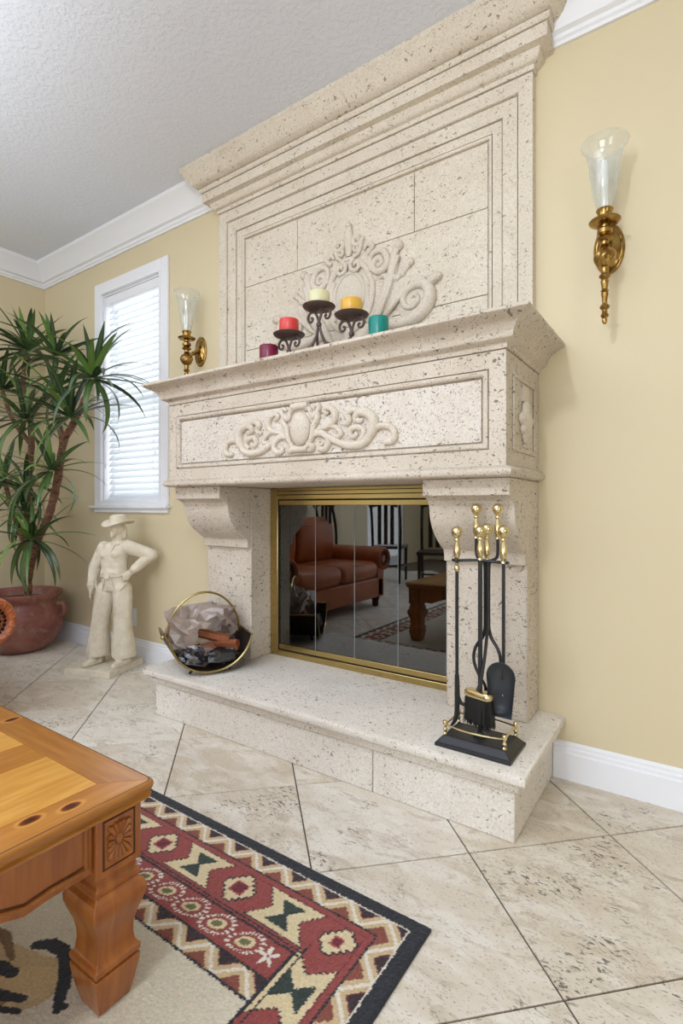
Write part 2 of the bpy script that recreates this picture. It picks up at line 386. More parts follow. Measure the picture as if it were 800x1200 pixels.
# ================================================================== fireplace
fp = thing('fireplace', 'tall carved limestone fireplace with mantel, corbels and raised hearth', 'fireplace', (-1.34, 1.80, 0))
ST = M['stone']
HX0, HX1, HY, HZ = -2.165, -.455, 1.56, .228
gp = .0015
for a, b in ((HX0, -.946-gp), (-.946+gp, HX1)):
    obj('hearth_base', MB().box(a, b, HY, YW-.0005, 0, .152), M['stone_top'], fp, bevel=.004)
hs = MB().stack(HX0, HX1, HY, YW-.0005, [(-.006, .152), (-.006, .155), (.010, .1555), (.013, .159), (.013, .186), (.02, .188), (.036, .191), (.041, .198), (.042, .214), (.039, .223), (.032, HZ)])
obj('hearth_slab', hs, M['stone_top'], fp, ang=50)
LEGS = ((-2.18, -1.86), (-.815, -.508)); LY = 1.895
CPROF = [(1.685, 1.094), (1.685, 1.036), (1.70, 1.034), (1.728, 1.018), (1.735, 1.005)]
for k in range(10):
    q = k/9; CPROF.append((1.738 + .115*q**2.4 + .012*q, 1.0 - .165*q + .0*q))
CPROF += [(1.868, .828), (1.872, .815), (1.872, .792), (LY, .788)]
for x0, x1 in LEGS:
    obj('leg', MB().box(x0, x1, LY, YW-.0005, HZ, 1.094), ST, fp, bevel=.006)
    obj('corbel', MB().prism([(LY-.0005, 1.094)] + CPROF[:-1] + [(LY-.0005, .788)], 'x', x0, x1), ST, fp, ang=30, bevel=.003)
BX0, BX1, BY, BZ0, BZ1 = -2.18, -.508, 1.65, 1.13, 1.497
obj('lintel_lip', MB().stack(BX0, BX1, BY, YW-.0005, [(0, 1.095), (.014, 1.097), (.022, 1.104), (.024, 1.114), (.018, 1.124), (.004, BZ0)]), ST, fp, ang=50)
# mantel box front with a sunk panel
def sunk(m, x0, x1, z0, z1, y, steps, yb):
    """a front wall whose rings step in: steps = (inset, depth)"""
    rs = [[(x0+i, y+d, z0+i), (x1-i, y+d, z0+i), (x1-i, y+d, z1-i), (x0+i, y+d, z1-i)] for i, d in steps]
    rs = [[(x0, yb, z0), (x1, yb, z0), (x1, yb, z1), (x0, yb, z1)]] + rs
    return m.rings(rs)
# outer block with rings to the panel (the panel rectangle is not centred on equal insets: build by interpolation)
def rings_rect(m, rects, yb):
    x0, x1, z0, z1, y = rects[0]
    rs = [[(x0, yb, z0), (x1, yb, z0), (x1, yb, z1), (x0, yb, z1)]]
    for a, b, c, d, y in rects: rs.append([(a, y, c), (b, y, c), (b, y, d), (a, y, d)])
    return m.rings(rs)
PX0, PX1, PZ0, PZ1 = -2.125, -.563, 1.182, 1.442
def fr(i, d): return (PX0+i, PX1-i, PZ0+i, PZ1-i, BY+d)
mb = MB(); rings_rect(mb, [(BX0, BX1, BZ0, BZ1, BY), fr(0, 0), fr(.0005, .010), fr(.0035, .010), fr(.004, .000), fr(.008, -.003), fr(.016, -.002), fr(.021, .003), fr(.023, .012), fr(.0255, .020)], 1.72)
mb.box(BX0, BX1, 1.72, YW-.0005, BZ0, BZ1)
obj('mantel_box', mb, ST, fp, smooth=False)
obj('frieze_panel', MB().box(PX0+.0285, PX1-.0285, BY+.009, BY+.03, PZ0+.0285, PZ1-.0285), M['stone_panel'], fp, smooth=False)
# sunk panel and tassel on the right return
sp = MB()
for k, (i, d) in enumerate(((0, .004), (.012, .0), )):
    pass
SYA, SYB, SZA, SZB = 1.715, 1.985, 1.182, 1.442
frm = MB()
for (a, b, c, d) in ((SYA, SYB, SZB-.018, SZB), (SYA, SYB, SZA, SZA+.018), (SYA, SYA+.018, SZA+.018, SZB-.018), (SYB-.018, SYB, SZA+.018, SZB-.018)):
    frm.box(BX1+.0003, BX1+.006, a, b, c, d)
obj('side_moulding', frm, ST, fp, bevel=.003)
tas = MB(); yc = 1.85
tas.box(BX1+.0003, BX1+.008, yc-.035, yc+.035, 1.36, 1.415)
tas.ball((BX1+.006, yc, 1.335), (.016, .035, .03)); tas.ball((BX1+.006, yc, 1.295), (.02, .05, .05)); tas.ball((BX1+.004, yc, 1.25), (.012, .03, .035))
for s in (-1, 1): tas.ball((BX1+.006, yc+s*.045, 1.30), (.015, .03, .02)); tas.ball((BX1+.005, yc+s*.03, 1.265), (.013, .025, .018))
tas.box(BX1+.0003, BX1+.005, yc-.012, yc+.012, 1.205, 1.25)
obj('side_carving', tas, M['carving'], fp)
obj('mantel_shelf', MB().stack(BX0, BX1, BY, YW-.0005, [(-.008, BZ1), (-.008, 1.500), (.004, 1.5005), (.005, 1.503), (.005, 1.512), (.009, 1.518), (.026, 1.525), (.030, 1.529), (.031, 1.538), (.034, 1.546), (.045, 1.560), (.062, 1.573), (.080, 1.582), (.090, 1.587), (.094, 1.591), (.094, 1.599), (.090, 1.603)]), ST, fp, ang=40)
MZ = 1.603
# overmantel: stepped frame, stone panels, cornice
OX0, OX1, OY = -2.22, -.52, 2.012
def fo(i, y): return (OX0+i, OX1-i, 1.6035, 2.628-i, y)
def omframe():
    m = MB(); st = [(0, 2.049), (0, OY), (.053, OY), (.055, OY+.004), (.0555, OY+.022), (.0595, OY+.022), (.060, OY+.010), (.112, OY+.009), (.117, OY+.012), (.1175, OY+.028), (.121, OY+.028), (.1215, OY+.018), (.158, OY+.018), (.1585, OY+.030), (.161, OY+.030), (.1615, OY+.017), (.170, OY+.017), (.173, OY+.020), (.1735, OY+.034), (.180, OY+.034), (.180, 2.049)]
    top = 2.628
    rs = [[(OX0+i, y, 1.6035), (OX0+i, y, top-i), (OX1-i, y, top-i), (OX1-i, y, 1.6035)] for i, y in st]
    n = 4; vs = [p for r in rs for p in r]; fs = []
    for i in range(len(rs)):
        k = (i+1) % len(rs)
        for j in range(3): fs.append((i*4+j, i*4+j+1, k*4+j+1, k*4+j))
    fs.append(tuple(i*4 for i in range(len(rs)))); fs.append(tuple(i*4+3 for i in range(len(rs))))
    return m.add(vs, fs)
obj('overmantel_frame', omframe(), M['stone_over'], fp, ang=25)
jx, jz = (-1.68, -1.025), (2.19, 1.845); gj = .0016
rows = [((jz[0], 2.449), [OX0+.179, jx[0], jx[1], OX1-.179]), ((jz[1], jz[0]), [OX0+.179, -1.36, OX1-.179]), ((1.6035, jz[1]), [OX0+.179, jx[0], jx[1], OX1-.179])]
for (z0, z1), xs in rows:
    for a, b in zip(xs[:-1], xs[1:]):
        obj('stone_panel', MB().box(a+gj, b-gj, 2.040, 2.0485, z0+gj, z1-gj), M['stone_over'], fp, bevel=.0015)
obj('cornice', MB().stack(OX0, OX1, OY, YW-.0005, [(-.008, 2.6285), (-.008, 2.632), (.006, 2.6325), (.007, 2.636), (.007, 2.650), (.016, 2.653), (.024, 2.657), (.034, 2.670), (.036, 2.684), (.064, 2.687), (.067, 2.692), (.067, 2.733), (.058, 2.7335), (.058, 2.7365), (.072, 2.737), (.078, 2.744), (.079, 2.757), (.070, 2.7575), (.070, 2.760), (.084, 2.7605), (.094, 2.765), (.112, 2.779), (.130, 2.800), (.140, 2.825), (.148, 2.834), (.154, 2.840), (.154, HC-.0005)]), M['stone_over'], fp, ang=35)
fbm = simple('soot_firebrick', (46, 40, 36), .9, 0, (20, .3))
fb = MB(); y1 = 2.55
fb.box(FX0, FX1, YW+.12, y1, .20, .228); fb.box(FX0, FX1, y1, y1+.04, .2, FZ1+.04); fb.box(FX0-.04, FX0, YW+.121, y1, .2, FZ1+.04); fb.box(FX1, FX1+.04, YW+.121, y1, .2, FZ1+.04); fb.box(FX0, FX1, YW+.121, y1, FZ1, FZ1+.04)
obj('firebox', fb, fbm, fp, smooth=False)
obj('firebox_floor', MB().box(FX0+.001, FX1-.001, YW+.001, YW+.12, .19, .2278), fbm, fp)
# ------------------------------------------------------------------ carved scrolls
def relief(m, pts, rad, y, h=.6, n=8, sub=6):
    """tapered carved scroll lying on the plane Y = y; pts are (x, z)"""
    P = spline([(p[0], y, p[1]) for p in pts], sub); r = lerp_list(rad, len(P))
    return m.tube(P, r, n, up=(0, 1, 0), flat=h)
def spiral(cx, cz, r0, r1, a0, turns, n=22):
    return [(cx + (r0+(r1-r0)*k/n)*math.cos(a0+turns*2*math.pi*k/n), cz + (r0+(r1-r0)*k/n)*math.sin(a0+turns*2*math.pi*k/n)) for k in range(n+1)]
def lobe(m, x, z, a, l, w, y, h=.012):                       # leaf lobe
    M_ = Matrix.Rotation(-a, 3, 'Y')
    return m.ball((x, y, z), (l, h, w), 12, 8, M_)
# frieze ornament: pixel paths of the right half, mirrored for the left
CA = M['carving']; FYY = BY+.009; CX = -1.345
def px5(pts): return [((lambda q: (q.x, q.z))(onY(350+.1625*a, 460+.1625*b, FYY-.006))) for a, b in pts]
half = [
 ([(95,300),(160,285),(230,330),(330,375),(430,378),(500,335),(545,262),(610,238),(670,255),(692,310),(670,350),(625,358),(612,340)], [.006,.010,.012,.014,.015,.014,.012,.011,.011,.012,.012,.010,.006]),
 ([(95,285),(160,262),(220,240),(258,200),(262,150),(235,115),(200,112),(182,130),(200,150),(215,140)], [.006,.008,.010,.012,.013,.012,.011,.009,.008,.004]),
 ([(140,275),(200,245),(255,245),(295,275),(300,305),(275,318),(258,300)], [.005,.007,.009,.010,.010,.009,.005]),
 ([(85,345),(120,305),(170,300),(208,330),(212,375),(185,408),(150,405),(150,380),(175,372)], [.006,.009,.010,.011,.012,.012,.010,.008,.004]),
 ([(470,355),(520,300),(545,225),(520,165),(470,140),(425,155),(412,190),(440,205),(465,190)], [.010,.016,.018,.017,.016,.014,.012,.010,.005]),
 ([(455,150),(410,125),(365,135),(345,165),(365,195),(345,225),(318,222)], [.008,.011,.013,.013,.012,.010,.005]),
 ([(440,340),(470,300),(460,265),(420,250),(380,265),(372,300),(395,320),(415,300),(405,288)], [.008,.010,.011,.011,.011,.010,.009,.007,.004]),
 ([(60,360),(80,370),(98,390),(90,412),(65,415)], [.007,.010,.012,.011,.006]),
]
orn = MB()
for pts, rad in half:
    q = px5(pts); rad = [r*1.12 for r in rad]; relief(orn, q, rad, FYY-.005, 1.15); relief(orn, [(2*CX - x, z) for x, z in q], rad, FYY-.005, 1.15)
cz = 1.315
orn.ball((CX, FYY-.004, cz), (.052, .030, .068), 20, 12)
for s in (-1, 1):
    relief(orn, [(CX+s*.015, cz+.09), (CX+s*.05, cz+.075), (CX+s*.062, cz+.045), (CX+s*.085, cz+.06), (CX+s*.088, cz+.035), (CX+s*.07, cz+.005), (CX+s*.062, cz-.035), (CX+s*.042, cz-.07), (CX+s*.015, cz-.082)], [.010,.010,.010,.011,.012,.013,.012,.011,.010], FYY-.006, 1.2)
    relief(orn, [(CX+s*.062, cz+.04), (CX+s*.095, cz+.07), (CX+s*.09, cz+.09), (CX+s*.072, cz+.08)], [.010,.011,.010,.005], FYY-.006, 1.2)
orn.tube([(CX-.04, FYY-.012, cz+.093), (CX+.045, FYY-.012, cz+.093)], .014, 12); orn.tube([(CX-.045, FYY-.01, cz-.083), (CX+.04, FYY-.01, cz-.083)], .013, 12)
obj('frieze_carving', orn, CA, fp, ang=60)
# crest on the overmantel
cr = MB(); KY = 2.040; KX = -1.362
def both(pts, rad, h=.7, y=KY-.004, sub=5):
    h *= 1.25; y -= .003; rad = [r*1.06 for r in rad]
    relief(cr, [(KX+x, z) for x, z in pts], rad, y, h, 8, sub); relief(cr, [(KX-x, z) for x, z in pts], rad, y, h, 8, sub)
def ell(rx, rz, z0, r, y, h=.7, n=40):
    cr.tube([(KX+rx*math.cos(2*math.pi*k/n), y, z0+rz*math.sin(2*math.pi*k/n)) for k in range(n)], r, 8, up=(0,1,0), flat=h, closed=True)
cr.ball((KX, KY-.002, 1.99), (.078, .010, .100), 24, 10)
ell(.082, .104, 1.99, .009, KY-.006); ell(.128, .160, 1.985, .014, KY-.006); 
both([(.10, 1.99), (.098, 2.03), (.085, 2.07)], [.012, .014, .010], .5); both([(.10, 1.99), (.098, 1.93), (.08, 1.88)], [.012, .014, .010], .5)
both(spiral(.042, 2.118, .004, .034, R(200), -1.3) + [(.0, 2.155)], [.006,.008,.010,.010], .8, KY-.010, 2)
# finial
relief(cr, [(KX, 2.17), (KX, 2.22), (KX-.002, 2.27), (KX+.004, 2.318)], [.012, .022, .024, .012], KY-.008, .7)
cr.ball((KX+.003, KY-.012, 2.315), (.014, .016, .014))
both(spiral(.048, 2.235, .005, .030, R(-60), 1.15) + [(.070, 2.20), (.060, 2.175), (.035, 2.16)], [.008,.010,.012,.013,.012,.010,.008], .85, KY-.008, 2)
both(spiral(.045, 2.195, .004, .018, R(60), -1.0), [.007,.009,.009], .8, KY-.008, 2)
# shoulder scroll
both([(.125, 2.07), (.118, 2.13), (.15, 2.155), (.19, 2.145)] + spiral(.165, 2.095, .048, .006, R(50), -1.5), [.010,.014,.016,.016,.015,.014,.012,.010,.008,.006], .8, KY-.006, 2)
both([(.10, 2.155), (.13, 2.185), (.10, 2.20), (.085, 2.18)], [.010,.013,.010,.006])
# tall leaf branch
both([(.10, 1.78), (.15, 1.86), (.20, 1.95), (.235, 2.05), (.245, 2.12), (.262, 2.150)], [.014,.022,.026,.024,.018,.012], .55)
both([(.14, 1.80), (.19, 1.90), (.225, 1.98), (.25, 2.06), (.27, 2.10)], [.008,.010,.011,.010,.006], .9, KY-.014)
both([(.21, 1.97), (.20, 2.03), (.17, 2.03)], [.012,.014,.006])
cr_k = [(.268, 2.148, .020), (.322, 2.062, .017), (.245, 2.015, .014), (.285, 2.02, .014)]
for s in (-1, 1):
    for x, z, r in cr_k: cr.ball((KX+s*x, KY-.008, z), (r, r, r*1.1))
both([(.25, 2.0), (.275, 2.02), (.30, 2.04), (.322, 2.062)], [.012,.014,.014,.012])
both([(.245, 1.97), (.29, 1.985), (.345, 1.985), (.39, 1.965)], [.008,.013,.016,.012])
# great scroll
both([(.17, 1.86), (.19, 1.825), (.24, 1.808), (.30, 1.805), (.36, 1.82), (.405, 1.86), (.415, 1.905), (.395, 1.945), (.35, 1.955), (.305, 1.94), (.287, 1.905), (.30, 1.872), (.335, 1.865), (.360, 1.89), (.348, 1.915), (.328, 1.905)],
     [.010,.018,.022,.026,.028,.028,.026,.022,.018,.016,.014,.013,.012,.010,.009,.006], .85, KY-.006)
both([(.40, 1.93), (.425, 1.955), (.45, 1.965), (.466, 1.958)], [.014,.020,.020,.012], .9, KY-.008)
for k in range(5):
    a = R(150-22*k); both([(.19, 1.845), (.225+.012*k, 1.875+.01*k), (.285+.062*math.cos(a)+.03, 1.905+.06*math.sin(a)+.012)], [.006,.011,.006], .9, KY-.014)
for x, z in ((.165, 1.815), (.185, 1.80)): both([(x-.02, z+.03), (x, z), (x+.012, z-.012)], [.010,.015,.010])
both([(.02, 1.80), (.06, 1.76), (.11, 1.74), (.16, 1.76), (.20, 1.80)], [.012,.016,.018,.016,.012])
relief(cr, [(KX, 1.83), (KX, 1.76), (KX, 1.70)], [.03, .04, .02], KY-.005, .6)
for s in (-1, 1):                                            # leafy ground between the scrolls
    for x, z, a, l, w in ((.335, 1.895, 0, .085, .080), (.21, 1.93, 62, .15, .042), (.165, 2.09, 80, .065, .050), (.26, 1.99, 35, .075, .034), (.055, 2.21, 90, .05, .040), (.14, 1.80, 20, .10, .05), (.11, 2.0, 85, .15, .03)):
        lobe(cr, KX+s*x, z, R(a)*s, l, w, KY-.001, .0065)
    for k in range(6):                                       # acanthus lobes over the great scroll
        a = R(165-21*k); lobe(cr, KX+s*(.325+.085*math.cos(a)), 1.905+.072*math.sin(a), (a-R(70))*s, .030, .014, KY-.012, .010)
    for k in range(5):
        q = k/4; lobe(cr, KX+s*(.165+.085*q), 1.90+.21*q, R(35+30*q)*s, .030, .013, KY-.012, .010)
obj('crest', cr, CA, fp, ang=60)
# ------------------------------------------------------------------ glass doors
fd = thing('fireplace_door', 'brass framed bifold glass doors closing the firebox', 'fireplace door', (-1.34, 2.05, HZ))
BF = M['brass_frame']; DX0, DX1 = FX0+.001, FX1-.001; ya = 2.036
of = MB(); of.box(DX0, DX0+.052, ya, ya+.03, HZ, 1.094); of.box(DX1-.052, DX1, ya, ya+.03, HZ, 1.094); of.box(DX0+.052, DX1-.052, ya, ya+.03, 1.035, 1.094); of.box(DX0+.052, DX1-.052, ya, ya+.03, HZ, HZ+.03)
obj('outer_frame', of, BF, fd, bevel=.003)
obj('dark_band_lines', MB().box(DX0+.05, DX1-.05, ya-.004, ya, 1.056, 1.060).box(DX0+.05, DX1-.05, ya-.003, ya, 1.076, 1.079), M['near_black'], fd)  # near-black strips laid on the frame face as dark lines between its bands
gx0, gx1 = DX0+.055, DX1-.055
obj('gap_strip', frame(MB(), gx0-.003, gx1+.003, HZ+.03, 1.035, .006, ya+.008, ya+.03), M['near_black'], fd)  # near-black strip painted in for the shaded gap around the doors
for z0, z1 in ((HZ+.036, HZ+.062), (1.006, 1.030)): obj('door_rail', MB().box(gx0+.004, gx1-.004, ya+.002, ya+.022, z0, z1), BF, fd, bevel=.002)
def smoked():
    t = NT('smoked_glass'); t.n.remove(t.b)
    fr_ = t.N('ShaderNodeFresnel', IOR=1.75)
    mx = t.N('ShaderNodeMixShader', i0=t.math('ADD', fr_.outputs[0], .08), i1=t.N('ShaderNodeBsdfTransparent', Color=(.30, .29, .28, 1)), i2=t.N('ShaderNodeBsdfGlossy', Color=(.92, .94, .96, 1), Roughness=.015))
    t.t.links.new(mx.outputs[0], t.out.inputs[0]); return t.m
M['smoked'] = smoked()
n = 4; w = (gx1-gx0-.012)/n
for k in range(n):
    a = gx0+.006+k*w
    p = obj('pane', MB().box(a+.001, a+w-.001, ya+.010, ya+.014, HZ+.055, 1.012), M['smoked'], fd, smooth=False)
    obj('pane_edge', MB().box(a+w-.0015, a+w+.0005, ya+.0085, ya+.0155, HZ+.062, 1.006), simple('polished_glass_edge', (150, 156, 158), .15), p)
# ================================================================== rug
RX1, RY1, RX0, RY0, RZ = -.522, 1.130, -2.18, -1.20, .009
def rug_color(A, B):
    """A, B = metres from the right edge and from the hearth-side edge -> rgb (sRGB 0-255)"""
    sh = A.shape; out = np.zeros(sh + (3,)); out[:] = (213, 203, 182)
    def put(mask, c): out[mask] = c
    blk, cream, tan, red, mar, offw, grn, pink = (34, 36, 44), (218, 200, 160), (203, 178, 138), (146, 68, 64), (108, 34, 44), (226, 218, 204), (42, 56, 52), (170, 82, 86)
    rng = np.random.default_rng(3); jit = rng.normal(0, .0009, sh); A = A + jit; B = B + rng.normal(0, .0009, sh)
    # field: animal motif in dark and tan tufts
    def seg(pts, w, c):
        for (x0, y0, w0), (x1, y1, w1) in zip(pts[:-1], pts[1:]):
            dx, dy = x1-x0, y1-y0; t = np.clip(((A-x0)*dx + (B-y0)*dy)/(dx*dx+dy*dy+1e-12), 0, 1)
            put((A-x0-t*dx)**2 + (B-y0-t*dy)**2 < (w0+(w1-w0)*t)**2, c)
    seg([(.62, .60, .06), (.72, .66, .09), (.86, .78, .10), (1.0, .86, .11)], 0, (196, 170, 128))
    seg([(.60, .585, .035), (.645, .625, .045), (.70, .70, .04)], 0, (206, 178, 132))
    seg([(.64, .66, .02), (.70, .72, .03), (.78, .80, .03)], 0, (150, 112, 74))
    seg([(.715, .552, .012), (.690, .532, .016), (.655, .526, .015), (.625, .532, .015), (.595, .548, .015), (.568, .565, .014), (.545, .585, .012), (.522, .602, .010), (.515, .590, .006)], 0, blk)
    seg([(.56, .528, .006), (.58, .522, .012), (.61, .515, .010)], 0, (92, 84, 60))
    seg([(.68, .615, .012), (.72, .625, .016), (.78, .66, .014)], 0, blk); seg([(.60, .63, .008), (.66, .66, .013), (.74, .72, .016), (.84, .78, .02)], 0, blk)
    seg([(.58, .648, .006), (.62, .67, .008), (.68, .72, .010)], 0, blk); seg([(.72, .60, .006), (.80, .58, .012), (.88, .60, .014), (.95, .66, .014)], 0, (120, 92, 62))
    # mirror coordinates so the far edges carry the same border
    Am = np.minimum(A, (RX1-RX0) - A); Bm = np.minimum(B, (RY1-RY0) - B)
    D = np.minimum(Am, Bm); side = Am < Bm                       # side borders / end borders
    L = np.where(side, B, A)                                     # running length
    # end-only bands: zigzag and paisley
    endm = (Am > .225)
    def zig(lo, hi, pitch, ph, mask, cross, L):
        q = (cross-lo)/(hi-lo); m = mask & (q > 0) & (q < 1); put(m, tan)
        u = ((L-ph)/pitch) % 1.0; tri = np.abs(2*u-1)             # zigzag centre line
        dz = np.abs(q - tri)
        put(m & (q < tri-.40), mar); put(m & (q < tri-.48) , (50, 36, 42)); put(m & (q > tri+.40), (132, 72, 58))
        put(m & (dz < .11), offw)
    zig(.325, .376, .108, .228, endm, Bm, A)
    put(endm & (Bm > .375) & (Bm < .381), blk); put(endm & (Bm > .318) & (Bm < .325), blk)
    pais = endm & (Bm > .240) & (Bm < .319); put(pais, red)
    for k in range(12):
        c0 = .332 + k*.0935
        for sgn in (1,):
            xx = A-c0; yy = B-.279; ca, sa = math.cos(.42), math.sin(.42); u = xx*ca+yy*sa; v = -xx*sa+yy*ca
            r = np.sqrt((u/.050)**2 + (v/(.030-.14*u))**2); ang = np.arctan2(v, u)
            put(pais & (r < 1.0) & (r > .74) & (np.sin(ang*22) > -.1), offw); put(pais & (r < .50) , cream); put(pais & (r < .30), (110, 108, 70))
    fx, fy = A-.264, B-.277; rr = np.hypot(fx, fy); an = np.arctan2(fy, fx)
    put(pais & (rr < .017+.010*np.cos(an*5)), offw); put(pais & (rr < .004), red)
    # main red border
    mb_ = ((Am > .093) & (Am < .226) & (Bm > .093)) | ((Bm > .093) & (Bm < .240) & (Am > .093)); put(mb_, red)
    step = .0115
    cs = .152; pit = .3145
    uu = ((L - cs + pit/2) % pit) - pit/2; vv = D - .166
    us, vs = np.floor(np.abs(uu)/step), np.floor(np.abs(vv)/step); us2, vs2 = np.floor(np.maximum(np.abs(uu)-.004, 0)/step), np.floor(np.maximum(np.abs(vv)-.004, 0)/step)
    def star(n, m): return (np.abs(us)+np.abs(vs) <= n) & (np.maximum(np.abs(us), np.abs(vs)) <= m)
    nearc = mb_
    put(nearc & (us2+vs2 <= 3), blk); put(nearc & (us+vs <= 3), cream); put(nearc & (np.abs(uu) < .022) & (np.abs(vv) < .020), pink); put(nearc & (np.abs(uu) < .018) & (np.abs(vv) < .016), mar)
    hu = np.abs(((L - cs) % pit) - pit/2); hv = np.abs(vv)
    hw = .046 + .042*np.clip((np.floor(hv/.0095)*.0095)/.05, 0, 1)
    hm = mb_ & (hv < .054) & (L > .2); put(hm & (hu < hw+.004), blk); put(hm & (hu < hw) & (hv < .051), cream)
    put(hm & (hu < .005+.030*np.clip(hv/.034, 0, 1)) & (hv < .037), grn)
    put((Bm > .226) & (Bm < .230) & (Am > .2), blk); put((Bm > .235) & (Bm < .241) & (Am > .21), blk)
    put((Am > .203) & (Am < .207) & (Bm > .2), blk); put((Am > .218) & (Am < .226) & (Bm > .235), blk)
    put((D > .111) & (D < .114), (118, 44, 50))
    zig(.040, .093, .108, .04, np.ones(sh, bool), D, L)
    put((D > .092) & (D < .097), blk); put((D > .036) & (D < .041), offw); put(D < .037, blk)
    out += rng.normal(0, 6, sh)[..., None] + rng.normal(0, 3, sh + (3,))
    return np.clip(out, 0, 255)
def rug_patch(x0, x1, y0, y1, st):
    nx, ny = int(round((x1-x0)/st)), int(round((y1-y0)/st))
    xs, ys = np.linspace(x0, x1, nx+1), np.linspace(y0, y1, ny+1); X, Y = np.meshgrid(xs, ys)
    rng = np.random.default_rng(5); Z = RZ + rng.normal(0, .0006, X.shape)
    ed = np.minimum.reduce([X-RX0, RX1-X, Y-RY0, RY1-Y]); Z = Z - .004*np.clip(1-ed/.006, 0, 1)**2
    V = np.stack([X, Y, Z], -1).reshape(-1, 3)
    I = np.arange((nx+1)*(ny+1)).reshape(ny+1, nx+1)
    F = np.stack([I[:-1, :-1], I[:-1, 1:], I[1:, 1:], I[1:, :-1]], -1).reshape(-1, 4)
    col = rug_color(RX1-X, RY1-Y).reshape(-1, 3)/255
    return V, F, col
YM = .25
pa = rug_patch(-1.62, RX1, YM, RY1, .0028); pb = rug_patch(RX0, -1.62, YM, RY1, .007); pc = rug_patch(RX0, RX1, RY0, YM, .008)
V = np.concatenate([p[0] for p in (pa, pb, pc)]); col = np.concatenate([p[2] for p in (pa, pb, pc)])
F = np.concatenate([pa[1], pb[1]+len(pa[0]), pc[1]+len(pa[0])+len(pb[0])])
me = bpy.data.meshes.new('rug'); me.vertices.add(len(V)); me.vertices.foreach_set('co', V.astype(np.float32).ravel())
me.loops.add(len(F)*4); me.loops.foreach_set('vertex_index', F.ravel().astype(np.int32)); me.polygons.add(len(F))
me.polygons.foreach_set('loop_start', (np.arange(len(F))*4).astype(np.int32)); me.update(calc_edges=True)
at = me.color_attributes.new('weave', 'FLOAT_COLOR', 'POINT'); lc = np.where(col <= .04045, col/12.92, ((col+.055)/1.055)**2.4)
at.data.foreach_set('color', np.concatenate([lc, np.ones((len(lc), 1))], 1).astype(np.float32).ravel())
t = NT('woven_wool'); vc = t.N('ShaderNodeVertexColor'); vc.layer_name = 'weave'
t.bump(t.noise(t.coord(), 420, 2), .5, .003); t.P(Base__Color=vc.outputs[0], Roughness=.95); t.b.inputs['Sheen Weight'].default_value = .2
rug = thing('area_rug', 'cream rug with black edge and red southwestern star border', 'rug', (-1.35, 0, 0))
pile = obj('pile', me, t.m, rug)
obj('backing', MB().box(RX0+.001, RX1-.001, RY0+.001, RY1-.001, .0002, .0052), simple('rug_edge', (38, 40, 48), .9), rug)
# ================================================================== coffee table
TZ = .44; TX1, TY1, TX0, TY0 = -.922, .668, -1.80, -.55
pine = wood('pine_board', (222, 168, 84), (206, 146, 62), (196, 130, 52), [], 1)
pine_d = wood('pine_border', (196, 136, 62), (178, 114, 46), (164, 100, 40), [(-.968, .514, .0145), (-.985, .450, .0145), (-.96, .1, .014)], 1)
pine_x = wood('pine_border_end', (186, 128, 60), (168, 106, 46), (156, 94, 40), [(-1.49, .636, .0145)], 0)
oak = wood('honey_stained_wood', (176, 108, 46), (158, 90, 34), (140, 74, 27), [], 2, .7)
dark_line = simple('dark_glaze', (74, 36, 14), .5)
ct = thing('coffee_table', 'honey pine coffee table with carved legs standing on the rug', 'coffee table', ((TX0+TX1)/2, (TY0+TY1)/2, RZ))
bw = .082; z0 = TZ-.022
ix0, ix1, iy0, iy1 = TX0+bw, TX1-bw, TY0+bw, TY1-bw; e = .0006; r_ = .012
def bord(name, poly, mt): return obj(name, MB().prism(poly, 'z', z0, TZ), mt, ct, smooth=False, bevel=.0008)
ei = .010
bord('border_board', [(TX1-ei, TY0+ei), (TX1-ei, TY1-ei), (ix1+e, iy1+e), (ix1+e, iy0-e)], pine_d)
bord('border_board', [(TX0+ei, TY0+ei), (ix0-e, iy0-e), (ix0-e, iy1+e), (TX0+ei, TY1-ei)], pine_d)
bord('border_board', [(TX0+ei, TY1-ei), (ix0, iy1+e*2), (ix1, iy1+e*2), (TX1-ei, TY1-ei)], pine_x)
bord('border_board', [(TX0+ei, TY0+ei), (TX1-ei, TY0+ei), (ix1, iy0-e*2), (ix0, iy0-e*2)], pine_x)
xs = [ix1, ix1-.205, ix1-.31, ix1-.45, ix1-.58, ix0]
for k, (a, b) in enumerate(zip(xs[:-1], xs[1:])):
    obj('plank', MB().box(b+e, a-e, iy0, iy1, z0+.002, TZ-.0006), pine if k % 2 == 0 else pine_d, ct, smooth=False)
EP = [(-.012, TZ-.022), (-.012, TZ-.0004), (-.0105, TZ), (-.006, TZ), (-.002, TZ-.003), (.000, TZ-.009), (-.002, TZ-.016), (-.006, TZ-.021), (-.008, TZ-.026), (-.004, TZ-.028), (-.006, TZ-.034), (-.016, TZ-.036)]
def edge_ring(o): 
    q = .018
    return [(TX0-o, TY0-o), (TX1+o, TY0-o), (TX1+o, TY1+o), (TX0-o, TY1+o)]
def rounded(x0, x1, y0, y1, r, n=5):
    out = []
    for cx, cy, a0 in ((x1-r, y0+r, -90), (x1-r, y1-r, 0), (x0+r, y1-r, 90), (x0+r, y0+r, 180)):
        for k in range(n+1): a = R(a0+90*k/n); out.append((cx+r*math.cos(a), cy+r*math.sin(a)))
    return out
em = MB(); rs = [[(x, y, z) for x, y in rounded(TX0-o, TX1+o, TY0-o, TY1+o, .016+max(o, -.0155)*.0 + o*.8)] for o, z in EP]
rs.append(rs[0]); em.rings(rs, cap=False); obj('edge_moulding', em, pine_d, ct, ang=40)
